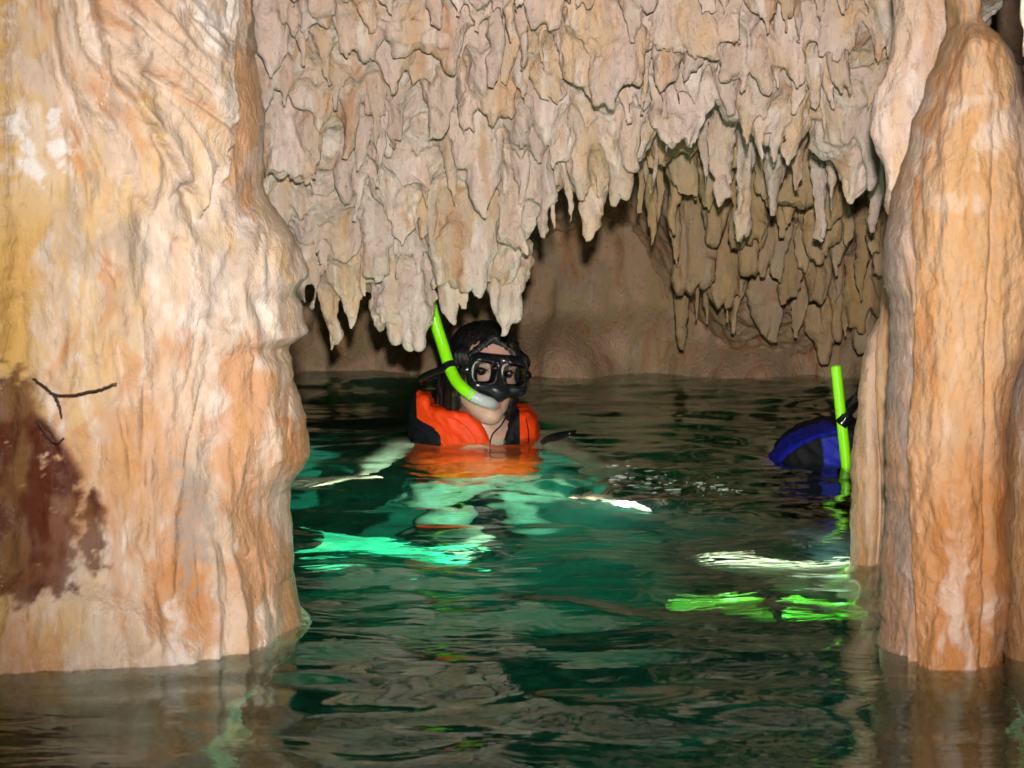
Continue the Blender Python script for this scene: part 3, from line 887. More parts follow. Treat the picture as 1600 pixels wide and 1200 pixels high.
m = NT('clear silicone'); m.b.inputs['Base Color'].default_value = (.72, .74, .74, 1); m.b.inputs['Roughness'].default_value = .16; m.b.inputs['Transmission Weight'].default_value = .35; M_CLEAR = m.m
m = NT('hair'); h_ = m.noise(m.pos((1, 1, .12)), 320, 3, .6, .5)
m.l(m.mix(m.ramp(h_, .4, .7), (.004, .0035, .0035), (.018, .014, .012)), m.b.inputs['Base Color']); m.b.inputs['Roughness'].default_value = .34
m.l(m.bump(h_, .004, .9), m.b.inputs['Normal']); M_HAIR = m.m
m = NT('lens glass'); m.t.nodes.remove(m.b)
fr = m.n('Fresnel', IOR=1.5); tr = m.n('BsdfTransparent', Color=(.93, .95, .96, 1)); gl = m.n('BsdfGlossy', Roughness=.02); mx = m.n('MixShader')
m.l(fr.outputs[0], mx.inputs[0]); m.l(tr.outputs[0], mx.inputs[1]); m.l(gl.outputs[0], mx.inputs[2]); m.l(mx.outputs[0], m.out.inputs['Surface']); M_LENS = m.m


# ------------------------------------------------------------------ people
def graded(lo, hi, flo, fhi, fine, coarse):
    a = [flo - coarse * .0]
    v, st = flo, fine
    left_ = []
    while v > lo: st = min(st * 1.12, coarse); v -= st; left_.append(v)
    mid = list(np.arange(flo, fhi, fine)); right_ = []; v, st = mid[-1], fine
    while v < hi: st = min(st * 1.12, coarse); v += st; right_.append(v)
    return np.array(left_[::-1] + mid + right_)


def head_frame(c, yaw, roll, pitch=0):
    return Matrix.Translation(Vector(c)) @ Matrix.Rotation(yaw, 4, 'Z') @ Matrix.Rotation(roll, 4, 'Y') @ Matrix.Rotation(pitch, 4, 'X')


def xf(Mx, P):
    A = np.array(Mx); P = np.atleast_2d(np.asarray(P, float))
    return P @ A[:3, :3].T + A[:3, 3]


def hand_mesh(wrist, knuckle, up, side, curl=.25):
    """palm, four fingers and a thumb; wrist -> knuckle gives the pointing direction"""
    w = np.asarray(wrist, float); f = np.asarray(knuckle, float) - w; f /= np.linalg.norm(f)
    up = np.asarray(up, float); up = up - f * (up @ f); up /= np.linalg.norm(up)
    r = np.cross(f, up) * side
    lo, hi = w - .2, w + .2
    ax = [np.arange(a, b, .0042) for a, b in zip(lo, hi)]
    fd = Field(*ax)
    P = lambda a, b, c: w + f * a + r * b + up * c
    fd.add(*capsule(P(-.06, 0, 0), P(.01, 0, 0), .024, .022), .01)
    for b in (-.026, -.009, .009, .026):
        fd.add(*capsule(P(.0, b * .6, 0), P(.075, b, 0), .014, .0115), .012)
    for b, L in ((-.030, .058), (-.010, .072), (.010, .078), (.029, .070)):
        p0 = P(.078, b, 0); sp = b * .35
        p1 = P(.078 + L * .45, b + sp * .45, -L * curl * .25); p2 = P(.078 + L * .78, b + sp * .7, -L * curl * .8); p3 = P(.078 + L * .95, b + sp * .8, -L * curl * 1.5)
        fd.add(*capsule(p0, p1, .0098, .0092), .003); fd.add(*capsule(p1, p2, .0092, .0085), .003); fd.add(*capsule(p2, p3, .0085, .0074), .003)
    t0, t1, t2, t3 = P(.015, .022, 0), P(.045, .050, -.006), P(.072, .066, -.012), P(.092, .070, -.02)
    fd.add(*capsule(t0, t1, .016, .0125), .008); fd.add(*capsule(t1, t2, .0115, .0105), .004); fd.add(*capsule(t2, t3, .0105, .0085), .004)
    V, F, _ = fd.mesh()
    return V, F


def person_body(Mx, caps, hands):
    """one continuous skin: head with face in the head's frame plus the limbs given in world space"""
    Mi = Mx.inverted()
    xs = graded(-.75, .75, -.10, .10, .0026, .014); ys = graded(-.95, .6, -.125, .115, .0026, .014); zs = graded(-1.75, .16, -.13, .125, .0026, .014)
    fd = Field(xs, ys, zs)
    A = lambda t, k=.012, sub=False: fd.add(*t, k, None, sub)
    A(ellipsoid((0, .018, .032), (.073, .090, .080)))
    A(ellipsoid((0, -.030, -.032), (.052, .058, .066)), .03)
    A(ellipsoid((0, -.045, .040), (.056, .045, .045)), .03)
    for q in (-1, 1):
        A(capsule((q * .049, .002, -.040), (q * .012, -.066, -.088), .018, .0145), .026)
        A(ellipsoid((q * .037, -.062, -.022), (.024, .022, .022)), .02)
        A(capsule((q * .014, -.084, .032), (q * .046, -.074, .036), .009, .007), .014)
    A(ellipsoid((0, -.073, -.090), (.017, .017, .015)), .014)
    A(capsule((0, -.084, .020), (0, -.103, -.024), .0065, .0105), .010)
    for q in (-1, 1):
        A(ellipsoid((q * .0115, -.095, -.028), (.0085, .010, .008)), .006)
        A(ellipsoid((q * .032, -.094, .012), (.0165, .018, .0068)), .005, True)
        A(ellipsoid((q * .075, .012, -.002), (.009, .018, .030)), .006)
    A(capsule((-.021, -.083, -.058), (.0, -.0925, -.0555), .005, .0065), .005); A(capsule((.021, -.083, -.058), (.0, -.0925, -.0555), .005, .0065), .005)
    A(capsule((-.018, -.082, -.066), (.0, -.090, -.0695), .005, .0075), .005); A(capsule((.018, -.082, -.066), (.0, -.090, -.0695), .005, .0075), .005)
    A(capsule((-.022, -.089, -.062), (.022, -.089, -.062), .0022, .0022), .004, True)
    for (a, b, ra, rb) in caps:
        a2, b2 = xf(Mi, a)[0], xf(Mi, b)[0]
        A(capsule(a2, b2, ra, rb), .035)
    V, F, _ = fd.mesh()
    W = xf(Mx, V)
    lip = sstep(.010, .004, np.abs(V[:, 2] + .0625) - .004 * np.cos(V[:, 0] * 70)) * sstep(.026, .019, np.abs(V[:, 0])) * (V[:, 1] < -.07)
    blush = .45 * np.exp(-((np.abs(V[:, 0]) - .038) / .022) ** 2 - ((V[:, 2] + .028) / .025) ** 2) * (V[:, 1] < -.02) + .35 * np.exp(-((V[:, 0]) / .05) ** 2 - ((V[:, 2] - .055) / .03) ** 2) * (V[:, 1] < -.02)
    n = len(W); Vs, Fs = [W], [F]
    for hv, hf in hands:
        Vs.append(hv); Fs.append(hf + n); n += len(hv)
    W = np.vstack(Vs); pad = np.zeros(n - len(lip))
    return W, np.vstack(Fs), {'lip': np.append(lip, pad), 'blush': np.append(blush, pad)}


def hair_mesh(Mx, down=.14, forehead=True):
    g = .0036
    fd = Field(np.arange(-.125, .125, g), np.arange(-.13, .16, g), np.arange(-.2, .16, g))
    fd.add(*ellipsoid((0, .024, .040), (.085, .102, .088)), .01)
    for q in (-1, 1):
        for k in range(5):
            y0 = -.035 + .026 * k
            fd.add(*capsule((q * .072, y0, .04), (q * (.068 + .006 * math.sin(k * 2)), y0 + .03, -down * (.55 + .11 * k) + .015 * math.sin(3 * k)), .021, .011), .014)
    fd.add(*capsule((0, .09, .02), (0, .075, -down), .05, .035), .03)
    if forehead:
        fd.add(*ellipsoid((.006, -.105, .030), (.056, .075, .052)), .008, None, True)
        fd.add(*ellipsoid((0, -.10, -.05), (.062, .08, .08)), .01, None, True)
        fd.add(*capsule((-.012, -.068, .088), (-.058, -.070, .045), .010, .009), .008)
        fd.add(*capsule((-.006, -.068, .088), (.050, -.074, .052), .011, .009), .008)
        fd.add(*capsule((.05, -.074, .052), (.070, -.050, .0), .010, .010), .008)
    V, F, _ = fd.mesh(); N = vnormals(V, F)
    th = np.arctan2(V[:, 1] - .02, V[:, 0])
    V = V + N * (.0030 * fbm(th * 16, V[:, 2] * 7, 2, 3) + .0022 * ridge(noise(th * 34, V[:, 2] * 9, 5)))[:, None]
    return xf(Mx, V), F


def eyes(Mx, parent):
    for q in (-1, 1):
        c = np.array((q * .032, -.0735, .012)); r = .0128
        u, v = np.meshgrid(np.linspace(0, 2 * math.pi, 24, endpoint=False), np.linspace(0, math.pi, 16))
        sp = np.stack([np.sin(v) * np.cos(u), -np.cos(v), np.sin(v) * np.sin(u)], -1).reshape(-1, 3)
        e = mesh('eye', xf(Mx, c + sp * r), quads(24, 16, True), M_WHITE, parent)
        ir = sp[np.arange(24 * 6)] * (r + .0004)
        mesh('iris', xf(Mx, c + ir), quads(24, 6, True), M_IRIS, e)
        P = smooth_path([c + np.array((q * a, -.0145 + abs(b) * .25, .0055 - b)) for a, b in ((-.015, .006), (-.006, .0008), (.004, .0), (.015, .005))], 16)
        mesh('eyelash', xf(Mx, tube(P, .0011, 8)[0]), tube(P, .0011, 8)[1], M_HAIR, e)


# ---- first swimmer
HX = at(757, 588, 4.43)
MH = head_frame((HX[0], 4.46, HX[2] - .002), R(17), R(7), R(-3))
bx0 = -.074
hl, hr = under(545, 748, .10), under(935, 772, .11)
caps1 = [((bx0 + .005, 4.485, .10), (bx0 - .005, 4.53, -.06), .046, .056),
         ((bx0 - .005, 4.53, -.06), (bx0 - .01, 4.57, -.34), .125, .12), ((bx0 - .01, 4.57, -.34), (bx0, 4.6, -.56), .118, .13),
         ((bx0 - .10, 4.53, -.06), (bx0 - .175, 4.53, -.10), .055, .055), ((bx0 + .10, 4.52, -.05), (bx0 + .165, 4.51, -.09), .055, .055),
         ((bx0 - .175, 4.53, -.10), (-.34, 4.40, -.33), .048, .038), ((-.34, 4.40, -.33), hl, .037, .023),
         ((bx0 + .165, 4.51, -.09), (.24, 4.22, -.26), .048, .038), ((.24, 4.22, -.26), hr, .037, .023),
         ((bx0 - .08, 4.58, -.6), (-.16, 4.22, -.86), .082, .056), ((-.16, 4.22, -.86), (-.07, 3.93, -.66), .054, .034),
         ((bx0 + .08, 4.6, -.6), (.05, 4.40, -.92), .082, .056), ((.05, 4.40, -.92), (.07, 4.72, -1.0), .054, .034)]
hands1 = [hand_mesh(hl, hl + np.array((-.12, -.12, .03)), (0, 0, 1), 1), hand_mesh(hr, hr + np.array((.10, -.10, .02)), (0, 0, 1), -1)]
person = empty('person', (bx0, 4.5, 0))
tag(person, 'person in orange life vest, black diving mask and green snorkel, smiling in the water', 'person')
W, F, at1 = person_body(MH, caps1, hands1)
mesh('body', W, F, M_SKIN, person, attrs=at1)
hv, hf = hair_mesh(MH)
hair1 = mesh('hair', hv, hf, M_HAIR, person)
eyes(MH, person)


def vest_px(x, z, D, v0):
    """panel outlines are given in a drawing of the vest whose unit is the size of one picture element at that depth"""
    k = D / FPX
    return 800 + x / k, v0 - z / k


def vest(sil, panels, cx, cy, rx, ry, D, v0, x0, x1, parent, zlo=-.42, zhi=.16, g=.0042, neck=None, puff=.006):
    k = D / FPX
    xs = np.arange(x0, x1, g); ys = np.arange(cy - ry - .05, cy + ry + .05, g); zs = np.arange(zlo, zhi, g)
    Xp, Zp = np.meshgrid(xs, zs, indexing='ij')
    U, Vv = vest_px(Xp, Zp, D, v0)
    sil_d = -poly_sd(U, Vv, sil) * k
    ell = (np.sqrt(((xs[:, None] - cx) / rx) ** 2 + ((ys[None, :] - cy) / ry) ** 2) - 1) * min(rx, ry)
    a = ell[:, :, None] + .022; b = np.broadcast_to(sil_d[:, None, :], (len(xs), len(ys), len(zs))) + .012
    bb = np.maximum(np.broadcast_to(zlo + .02 - zs[None, None, :], b.shape), b) 
    d = np.sqrt(np.maximum(a, 0) ** 2 + np.maximum(bb, 0) ** 2) + np.minimum(np.maximum(a, bb), 0) - .017
    fd = Field(xs, ys, zs, d.astype(np.float32))
    if neck is not None: fd.add(*capsule(*neck), .012, None, True)
    V, F, _ = fd.mesh(); N = vnormals(V, F)
    V = V + N * (puff * fbm(V[:, 0] * 14, V[:, 1] * 14, V[:, 2] * 14, 3) + .003 * ridge(noise(V[:, 0] * 40 + V[:, 2] * 30, V[:, 1] * 25, V[:, 2] * 22)))[:, None]
    for _, _, polys, _ in panels:                          # pull the mesh onto the seams so that they run clean
        for pl in polys:
            U, Vv = vest_px(V[:, 0], V[:, 2], D, v0)
            e = .05; s0 = poly_sd(U, Vv, pl)
            gx, gy = (poly_sd(U + e, Vv, pl) - s0) / e, (poly_sd(U, Vv + e, pl) - s0) / e
            w = (np.abs(s0) < .6 * g / k) & (V[:, 1] < cy + .03)
            V[w, 0] -= (s0 * gx)[w] * k; V[w, 2] += (s0 * gy)[w] * k
    N = vnormals(V, F)
    U, Vv = vest_px(V[:, 0], V[:, 2], D, v0)
    U, Vv = U[F].mean(1), Vv[F].mean(1); yf = V[F][..., 1].mean(1)
    own = np.zeros(len(F), int)
    for k_, (nm, mt, polys, lab) in enumerate(panels):
        if k_ == 0: continue
        for pl in polys:
            own[(poly_sd(U, Vv, pl) > 0) & (yf < cy + .03)] = k_
    for k_, (nm, mt, polys, lab) in enumerate(panels):
        fs = F[own == k_]
        if not len(fs): continue
        u, inv = np.unique(fs, return_inverse=True)
        o = mesh(nm, V[u], inv.reshape(fs.shape), mt, parent, N[u])
        if lab: o['label'] = lab


life1 = empty('life_vest', (bx0, 4.5, 0)); life1.parent = person; life1.matrix_parent_inverse = person.matrix_basis.inverted()
vest([(634, 640), (640, 618), (650, 609), (664, 614), (667, 627), (700, 631), (726, 635), (747, 651), (776, 696), (786, 696), (798, 654), (807, 637), (824, 637), (836, 650), (842, 690), (846, 1000), (628, 1000), (632, 690)],
     [('orange_panel', M_ORANGE, [], None),
      ('black_panel', M_BLACKF, [[(600, 560), (648, 600), (649, 644), (674, 655), (687, 668), (692, 720), (600, 720)]], 'black fabric side panel'),
      ('black_lining', M_BLACKF, [[(770, 700), (806, 630), (812, 634), (813, 700)]], 'black lining beside the neck')],
     bx0 - .012, 4.53, .172, .125, 4.43, 678, bx0 - .25, bx0 + .22, life1, neck=((bx0 + .0, 4.50, .14), (bx0 - .0, 4.53, -.06), .075, .055))
cp = smooth_path([at(790, 652, 4.40), at(783, 664, 4.385), at(770, 678, 4.385), at(765, 694, 4.39)], 20)
mesh('cord', *tube(cp, .0016, 8), M_BLACKR, life1)

# ---- its diving mask
mask = empty('diving_mask', MH.translation); tag(mask, 'black two window diving mask on the smiling swimmer', 'diving mask')


def rbox(c, hs, r):
    c, hs = np.asarray(c, float), np.asarray(hs, float)

    def f(X, Y, Z):
        q = [np.abs(a - c_) - h_ + r for a, c_, h_ in zip((X, Y, Z), c, hs)]
        return np.sqrt(sum(np.maximum(a, 0) ** 2 for a in q)) + np.minimum(np.maximum(np.maximum(q[0], q[1]), q[2]), 0) - r
    return c - hs - .02, c + hs + .02, f


g = .0019
fd = Field(np.arange(-.105, .105, g), np.arange(-.165, -.03, g), np.arange(-.075, .08, g))
fd.add(*rbox((0, -.092, .012), (.070, .029, .043), .028), .004)
fd.add(*ellipsoid((0, -.110, -.030), (.026, .024, .026)), .016)
for q in (-1, 1):
    fd.add(*ellipsoid((q * .040, -.112, -.020), (.030, .02, .022)), .014)
    fd.add(*rbox((q * .0350, -.11, .010), (.0283, .06, .0260), .016), .003, None, True)
    fd.add(*capsule((q * .072, -.090, .012), (q * .080, -.06, .012), .012, .010), .006)
fd.add(*ellipsoid((0, -.124, .034), (.016, .014, .020)), .012, None, True)
V, F, _ = fd.mesh()
frame = mesh('mask_frame', xf(MH, V), F, M_BLACKR, mask)
for q in (-1, 1):
    th = np.linspace(0, 2 * math.pi, 48, endpoint=False)
    ring = lambda a, b, y: np.stack([q * .0350 + a * np.sign(np.cos(th)) * np.abs(np.cos(th)) ** .6, 0 * th + y, .010 + b * np.sign(np.sin(th)) * np.abs(np.sin(th)) ** .6], 1)
    rp = ring(.0272, .0249, -.110); rp = np.vstack([rp, rp[:1]])
    mesh('lens_rim', xf(MH, tube(rp, .0014, 8, False)[0]), tube(rp, .0014, 8, False)[1], M_CLEAR, mask)
    a, b = ring(.0283, .0260, -.1115), ring(.0283, .0260, -.1095)
    V = np.vstack([[(q * .0350, -.1125, .010)], a, b, [(q * .0350, -.1095, .010)]]); n = 48; j = np.arange(n); jn = (j + 1) % n
    F = np.vstack([np.stack([0 * j, 1 + jn, 1 + j], 1), np.stack([1 + j, 1 + jn, 49 + j], 1), np.stack([1 + jn, 49 + jn, 49 + j], 1), np.stack([0 * j + 97, 49 + j, 49 + jn], 1)])
    mesh('lens', xf(MH, V), F, M_LENS, mask)
st = smooth_path([(-.082, -.07, .012), (-.088, -.02, .014), (-.092, .05, .012), (-.06, .115, .012), (0, .135, .012), (.06, .115, .012), (.092, .05, .012), (.088, -.02, .014), (.082, -.07, .012)], 60)
tv, tf = tube(st, .0105, 10)
mesh('mask_strap', xf(MH, tv), tf, M_BLACKR, mask)
sp = smooth_path([at(706, 576, 4.37), at(690, 578, 4.38), at(672, 584, 4.40), at(658, 592, 4.44), at(662, 594, 4.48), at(690, 584, 4.52)], 30)
tv, tf = tube(sp, .0085, 12); mesh('strap_end', tv, tf, M_BLACKR, mask)


# ---- snorkels
def snorkel(label, path, r, mouth, keeper, loc, soft_from):
    o = empty('snorkel', loc); tag(o, label, 'snorkel', 'green snorkels worn by the two swimmers')
    P = smooth_path(path, 70)
    # open tube: outer wall, lip, inner wall
    tv, tf = tube(P[:soft_from], r, 28, False)
    ti, tfi = tube(P[:soft_from], r * .82, 28, False)
    n = len(tv); lip = np.stack([np.arange(28), n + np.arange(28), n + (np.arange(28) + 1) % 28, (np.arange(28) + 1) % 28], 1)
    mesh('tube', np.vstack([tv, ti]), np.vstack([tf, tfi[:, ::-1] + n, lip]), M_NEON, o)
    if mouth:
        Q = P[soft_from - 4:]
        k = np.arange(len(Q))
        tv, tf = tube(Q, r * (.98 + .07 * np.sin(k * 2.1) * (k < len(Q) * .45)), 24); mesh('mouthpiece', tv, tf, M_CLEAR, o)
    for a, b in keeper:
        K = np.linspace(a, b, 8); tv, tf = tube(K, r * 1.22, 24); mesh('keeper', tv, tf, M_BLACKR, o)
    return o


path1 = [at(672, 468, 4.40), at(680, 502, 4.395), at(692, 540, 4.385), at(702, 572, 4.365), at(711, 592, 4.345), at(724, 607, 4.325), at(740, 619, 4.315), at(752, 625, 4.318), at(764, 629, 4.33), at(771, 631, 4.352)]
snorkel('green snorkel with clear mouthpiece in the mouth of the orange vest swimmer', path1, .0137, True,
        [(at(700, 569, 4.37), at(704, 578, 4.362))], at(740, 619, 4.315), 47)
# ---- second swimmer, mostly hidden by the right column
person2 = empty('person', (.74, 4.12, 0)); tag(person2, 'swimmer in black and blue life vest half hidden behind the right column', 'person')
H2 = at(1396, 652, 4.18)
MH2 = head_frame((H2[0], 4.16, H2[2]), R(-48), R(-6), R(12))
b2 = .735
caps2 = [((H2[0], 4.18, .04), (b2 + .02, 4.2, -.08), .05, .06), ((b2, 4.2, -.08), (b2 + .02, 4.25, -.42), .12, .12), ((b2 + .02, 4.25, -.42), (b2 + .02, 4.2, -.55), .12, .13),
         ((b2 - .05, 4.15, -.55), under(1345, 886, .36), .085, .062), (under(1345, 886, .36), under(1030, 884, .34), .060, .040),
         ((b2 + .06, 4.15, -.55), under(1350, 922, .40), .085, .064), (under(1350, 922, .40), under(1120, 915, .38), .062, .042),
         ((b2 - .08, 4.24, -.08), (b2 - .10, 4.30, -.14), .055, .055), ((b2 - .10, 4.30, -.14), (b2 - .08, 4.42, -.36), .046, .036), ((b2 - .08, 4.42, -.36), (b2 + .02, 4.5, -.5), .036, .024),
         ((b2 + .12, 4.2, -.08), (b2 + .2, 4.2, -.12), .055, .05), ((b2 + .2, 4.2, -.12), (b2 + .22, 4.1, -.35), .046, .036), ((b2 + .22, 4.1, -.35), (b2 + .14, 3.95, -.4), .036, .024)]
hands2 = [hand_mesh((b2 + .02, 4.5, -.5), (b2 + .12, 4.52, -.55), (0, 0, 1), 1), hand_mesh((b2 + .14, 3.95, -.4), (b2 + .1, 3.84, -.4), (0, 0, 1), -1)]
W, F, at2 = person_body(MH2, caps2, hands2)
mesh('body', W, F, M_SKIN, person2, attrs=at2)
def clothes(caps, name, mat, parent, g=.009):
    lo = np.min([c[0] for c in caps], 0); hi = np.max([c[1] for c in caps], 0)
    fd = Field(*[np.arange(a, b, g) for a, b in zip(lo, hi)])
    for c in caps: fd.add(*c, .03)
    V, F, _ = fd.mesh(); N = vnormals(V, F)
    return mesh(name, V + N * (.006 * fbm(V[:, 0] * 14, V[:, 1] * 14, V[:, 2] * 14, 3))[:, None], F, mat, parent)


k1, k2 = under(1345, 886, .36), under(1350, 922, .40)
h1_, h2_ = np.array((b2 - .05, 4.15, -.55)), np.array((b2 + .06, 4.15, -.55))
clothes([capsule((b2 + .02, 4.25, -.38), (b2 + .02, 4.2, -.55), .135, .145), capsule(h1_, h1_ + (k1 - h1_) * .85, .098, .078), capsule(h2_, h2_ + (k2 - h2_) * .85, .098, .08)], 'added_shorts', M_BLACKF, person2)  # black garment added to darken thighs overlit by the torch
hv, hf = hair_mesh(MH2, .16); mesh('hair', hv, hf, M_HAIR, person2)
life2 = empty('life_vest', (b2, 4.15, 0)); life2.parent = person2; life2.matrix_parent_inverse = person2.matrix_basis.inverted()
vest([(u_ + 10, v_ + 22) for u_, v_ in ((1198, 740), (1207, 712), (1224, 690), (1246, 672), (1272, 659), (1300, 652), (1340, 648), (1420, 650), (1440, 700), (1445, 1000), (1196, 1000))],
     [('black_panel', M_BLACKF, [], None),
      ('blue_trim', M_BLUE, [[(u_ + 10, v_ + 22) for u_, v_ in ((1190, 740), (1200, 700), (1220, 680), (1244, 662), (1272, 648), (1296, 640), (1299, 653), (1274, 660), (1248, 673), (1226, 690), (1211, 712), (1203, 745))]], 'blue edge trim'),
      ('blue_panel', M_BLUE, [[(1283, 684), (1308, 680), (1317, 750), (1292, 755)]], 'bright blue chest panel')],
     b2 + .0, 4.17, .20, .13, 4.09, 727, b2 - .24, b2 + .24, life2, zhi=.14)
path2 = [at(1306, 572, 3.99), at(1310, 610, 3.99), at(1314, 650, 3.99), at(1319, 695, 3.99), at(1323, 732, 3.99), at(1328, 756, 4.0), at(1340, 772, 4.03), at(1352, 774, 4.08)]
snorkel('straight green snorkel standing beside the right column', path2, .0112, True, [(at(1313, 664, 3.985), at(1323, 650, 3.985))], at(1323, 728, 4.06), 52)
kp = smooth_path([at(1317, 660, 3.975), at(1326, 646, 3.98), at(1336, 634, 4.02), at(1352, 628, 4.09)], 20)
tv, tf = tube(kp, .008, 12)
mask2 = mesh('mask_strap', tv, tf, M_BLACKR, person2)


# ---- fins
def fin(label, heel, tip, width, up, mat, pocket_mat):
    heel, tip = np.asarray(heel, float), np.asarray(tip, float); f = tip - heel; L = np.linalg.norm(f); f /= L
    up = np.asarray(up, float); up -= f * (up @ f); up /= np.linalg.norm(up); r = np.cross(f, up)
    o = empty('swim_fin', heel); tag(o, label, 'fin', 'swim fins under the water')
    nt, nw = 40, 14
    t = np.linspace(.30, 1, nt); w = np.interp(t, [.3, .42, .8, .95, 1], [.42, .52, .9, 1, .86]) * width / 2
    s_ = np.linspace(-1, 1, nw); T, S = np.meshgrid(t, s_, indexing='ij'); Wd = w[:, None] * S
    bend = -.10 * L * (T - .3) ** 2; end = -.03 * L * (1 - np.cos(S * 5)) * (T > .97)
    rib = .0018 * np.cos(S * 16)
    P = lambda h: heel + (T * L + end)[..., None] * f + Wd[..., None] * r + (bend + h)[..., None] * up
    th = .006 - .004 * T
    V = np.vstack([P(th + rib).reshape(-1, 3), P(-th).reshape(-1, 3)]); q = quads(nw, nt); n = nt * nw
    i = np.arange(n).reshape(nt, nw); rimi = np.concatenate([i[0], i[1:, -1], i[-1, -2::-1], i[-2:0:-1, 0]])
    sd = np.stack([rimi, rimi + n, np.roll(rimi, -1) + n, np.roll(rimi, -1)], 1)
    bl = mesh('blade', V, np.vstack([q, q[:, ::-1] + n, sd]), mat, o)
    for e in (0, -1):
        rp = (heel + (t * L)[:, None] * f + (w * s_[e])[:, None] * r + (-.10 * L * (t - .3) ** 2)[:, None] * up)
        tv, tf = tube(rp, np.linspace(.009, .004, nt), 8); mesh('side_rail', tv, tf, mat, o)
    pk = heel + np.linspace(-.02, .42 * L, 20)[:, None] * f
    tv, tf = tube(pk, np.interp(np.linspace(0, 1, 20), [0, .15, .6, 1], [.036, .045, .042, .012]), 20)
    c = (tv - heel) @ up; tv = tv - np.outer(c * .3, up)
    mesh('foot_pocket', tv, tf, pocket_mat, o)
    return o


fin('long sea green fin pointing left beside the left column', under(745, 868, .62), under(462, 842, .58), .15, (0, -.55, .8), M_TEAL, M_TEAL)
fin('small bright green fin under the water left of the right column', under(1185, 944, .36), under(1046, 942, .34), .075, (0, -.3, .95), M_FIN, M_FIN)
fin('bright green fin half behind the foot of the right column', under(1338, 952, .37), under(1232, 940, .35), .07, (0, -.2, .95), M_FIN, M_FIN)

# ---- dark rootlets on the left column
def root(pts, r, label):
    P = smooth_path([at(u, v, d - .016) for u, v, d in pts], 40)
    P += .0004 * np.random.default_rng(3).normal(size=P.shape)
    tv, tf = tube(P, np.linspace(r, r * .5, 40), 8)
    return tag(mesh('root', tv, tf, M_ROOT), label, 'root', 'thin roots on the left column')


root([(48, 588, 2.40), (70, 606, 2.385), (90, 618, 2.375), (125, 615, 2.365), (160, 607, 2.36), (182, 598, 2.36)], .0022, 'thin dark root running sideways across the pale left column')
root([(84, 616, 2.375), (92, 632, 2.37), (96, 652, 2.372)], .0022, 'short dark root hanging from the sideways one')
root([(60, 660, 2.38), (75, 682, 2.375), (88, 692, 2.372), (100, 684, 2.372)], .0018, 'short curled root beside the dark brown stain')

# ---- the swimmer's lit torch, just under the surface in the right hand
M_LAMP = NT('lit torch diffuser'); M_LAMP.t.nodes.remove(M_LAMP.b)
e_ = M_LAMP.n('Emission', Color=(1, .95, .62, 1), Strength=2.2); t_ = M_LAMP.n('BsdfTransparent'); x_ = M_LAMP.n('MixShader', Fac=.45)
M_LAMP.l(t_.outputs[0], x_.inputs[1]); M_LAMP.l(e_.outputs[0], x_.inputs[2]); M_LAMP.l(x_.outputs[0], M_LAMP.out.inputs['Surface'])
tc = hr + np.array((.085, -.09, .02)); td = np.array((-.62, -.42, -.25)); td /= np.linalg.norm(td)
torch = empty('dive_torch', tc); tag(torch, 'lit dive torch held just under the water by the orange vest swimmer', 'torch')
tv, tf = tube([tc - td * .10, tc - td * .02, tc, tc + td * .02, tc + td * .035], [.018, .018, .024, .056, .060], 24); mesh('barrel', tv, tf, M_BLACKR, torch)
aa = np.linspace(0, math.pi / 2 - .02, 10)
tv, tf = tube([tc + td * (.036 + .045 * math.sin(q)) for q in aa], [.060 * math.cos(q) for q in aa], 24); mesh('lit_dome', tv, tf, M_LAMP.m, torch)

tl = bpy.data.lights.new('torch_light', 'POINT'); tl.energy = 210; tl.shadow_soft_size = .016; tl.color = (1, .97, .80)
to = bpy.data.objects.new('torch_light', tl); to.location = tc + td * .060; COL.objects.link(to)
to.parent = torch; to.matrix_parent_inverse = torch.matrix_basis.inverted()

# ---- black strap end lying on the water
bs = smooth_path([at(846, 694, 4.36), at(856, 687, 4.36), at(872, 682, 4.35), at(888, 676, 4.34), at(900, 672, 4.34)], 24)
tv, tf = tube(bs, np.interp(np.linspace(0, 1, 24), [0, .5, 1], [.006, .010, .003]), 12)
tv[:, 1] = 4.35 + (tv[:, 1] - 4.35) * 2.2
tag(mesh('strap', tv, tf, M_BLACKR), 'wet black strap end sticking out of the water right of the orange vest', 'strap')

# ---- a pale stalactite close by, top right
g = .005
D = 1.75; c0 = at(1612, 60, D)
fd = Field(np.arange(c0[0] - .09, c0[0] + .12, g), np.arange(D - .11, D + .13, g), np.arange(c0[2] - .05, 1.75, g))
stalactite(fd, 1622, 96, 86, D, 1.72, 0, np.random.default_rng(4), None, 'blunt')
V, F, _ = fd.mesh(); N = vnormals(V, F)
V = V + N * (.006 * fbm(V[:, 0] * 30, V[:, 1] * 30, V[:, 2] * 16, 4))[:, None]
mesh('stalactite', V, F, M_CEIL, mesh_v, attrs={'tone': np.full(len(V), .8), 'hue': np.full(len(V), .3)})

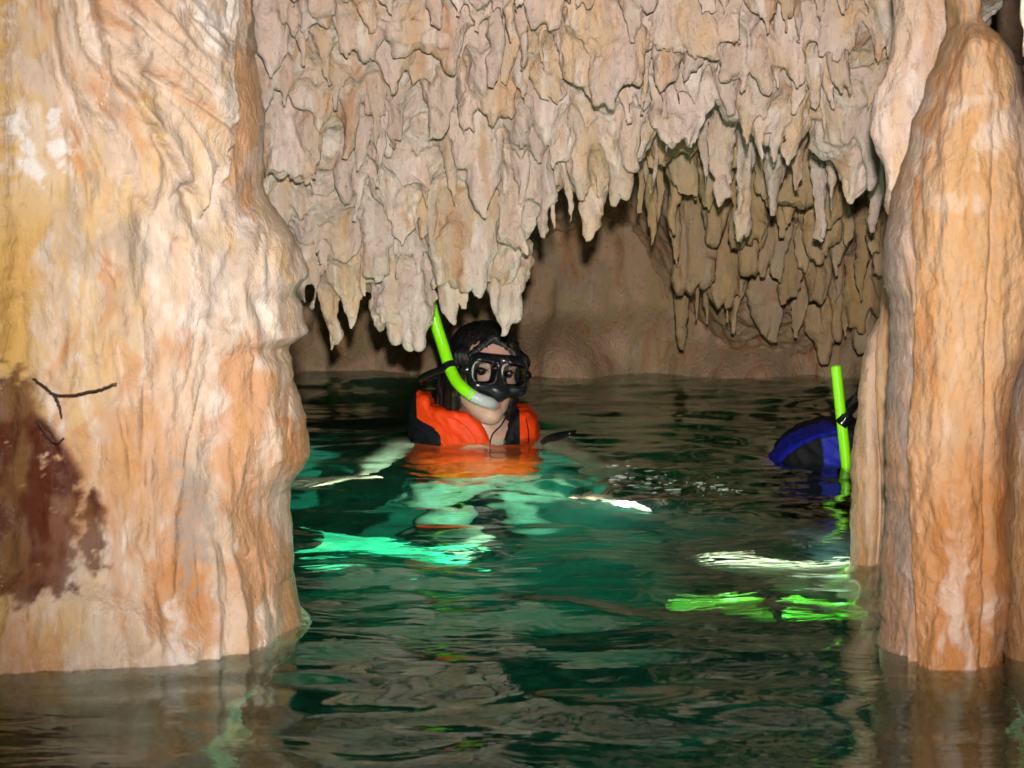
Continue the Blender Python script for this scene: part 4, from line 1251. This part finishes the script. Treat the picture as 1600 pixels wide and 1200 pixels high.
# ---- added drops that stand in for sparkles on the water by the torch
rs = np.random.default_rng(8)
VV, FF, n = [], [], 0
u_, v_ = np.meshgrid(np.linspace(0, 2 * math.pi, 8, endpoint=False), np.linspace(0.01, math.pi - .01, 6))
ball = np.stack([np.sin(v_) * np.cos(u_), np.sin(v_) * np.sin(u_), np.cos(v_)], -1).reshape(-1, 3); bf = quads(8, 6, True)
for k in range(100):
    t = rs.random() ** 1.4
    pu = 950 + 210 * t + rs.normal() * 9; pv = 744 + 26 * t + rs.normal() * (11 - 6 * t)
    D = CAM_H * FPX / (pv - HOR); p = at(pu, pv, D); p[2] = 0
    zz_ = float(wave_lookup(p[0], p[1]))
    r_ = .0009 + .0030 * rs.random() ** 3
    p[2] = zz_ + r_ * rs.uniform(-.2, .9)
    VV.append(p + ball * np.array((r_ * rs.uniform(1.2, 5.0), r_ * 1.3, r_ * rs.uniform(.5, 1.0))) + ball[:, [1, 2, 0]] * r_ * .15); FF.append(bf + n); n += len(ball)
md = NT('sparkle drops'); md.b.inputs['Base Color'].default_value = (.55, .6, .52, 1); md.b.inputs['Roughness'].default_value = .13; md.b.inputs['Specular IOR Level'].default_value = .9; md.b.inputs['Transmission Weight'].default_value = .5
tag(mesh('sparkle_drops', np.vstack(VV), np.vstack(FF), md.m), 'added drops that stand in for sparkles on the stirred water', kind='stuff')

# ---- seams of the orange vest
pts_all = np.array([v_.co[:] for o_ in life1.children if o_.type == 'MESH' and o_.name.startswith(('orange', 'black')) for v_ in o_.data.vertices])


def on_vest(px):
    out = []
    for u_, v_ in px:
        x_, z_ = (u_ - 800) * 4.43 / FPX, (678 - v_) * 4.43 / FPX
        q_ = pts_all[(np.abs(pts_all[:, 0] - x_) < .010) & (np.abs(pts_all[:, 2] - z_) < .010)]
        out.append((x_, (q_[:, 1].min() if len(q_) else 4.42) - .001, z_))
    return smooth_path(out, 30)


for px in ([(652, 622), (668, 640), (690, 652), (706, 672), (712, 700)], [(700, 638), (722, 648), (740, 668), (752, 696)], [(822, 642), (826, 665), (826, 698)]):
    tv, tf = tube(on_vest(px), .0013, 6); mesh('seam', tv, tf, M_BLACKF if px[0][0] > 800 else M_ORANGE, life1)
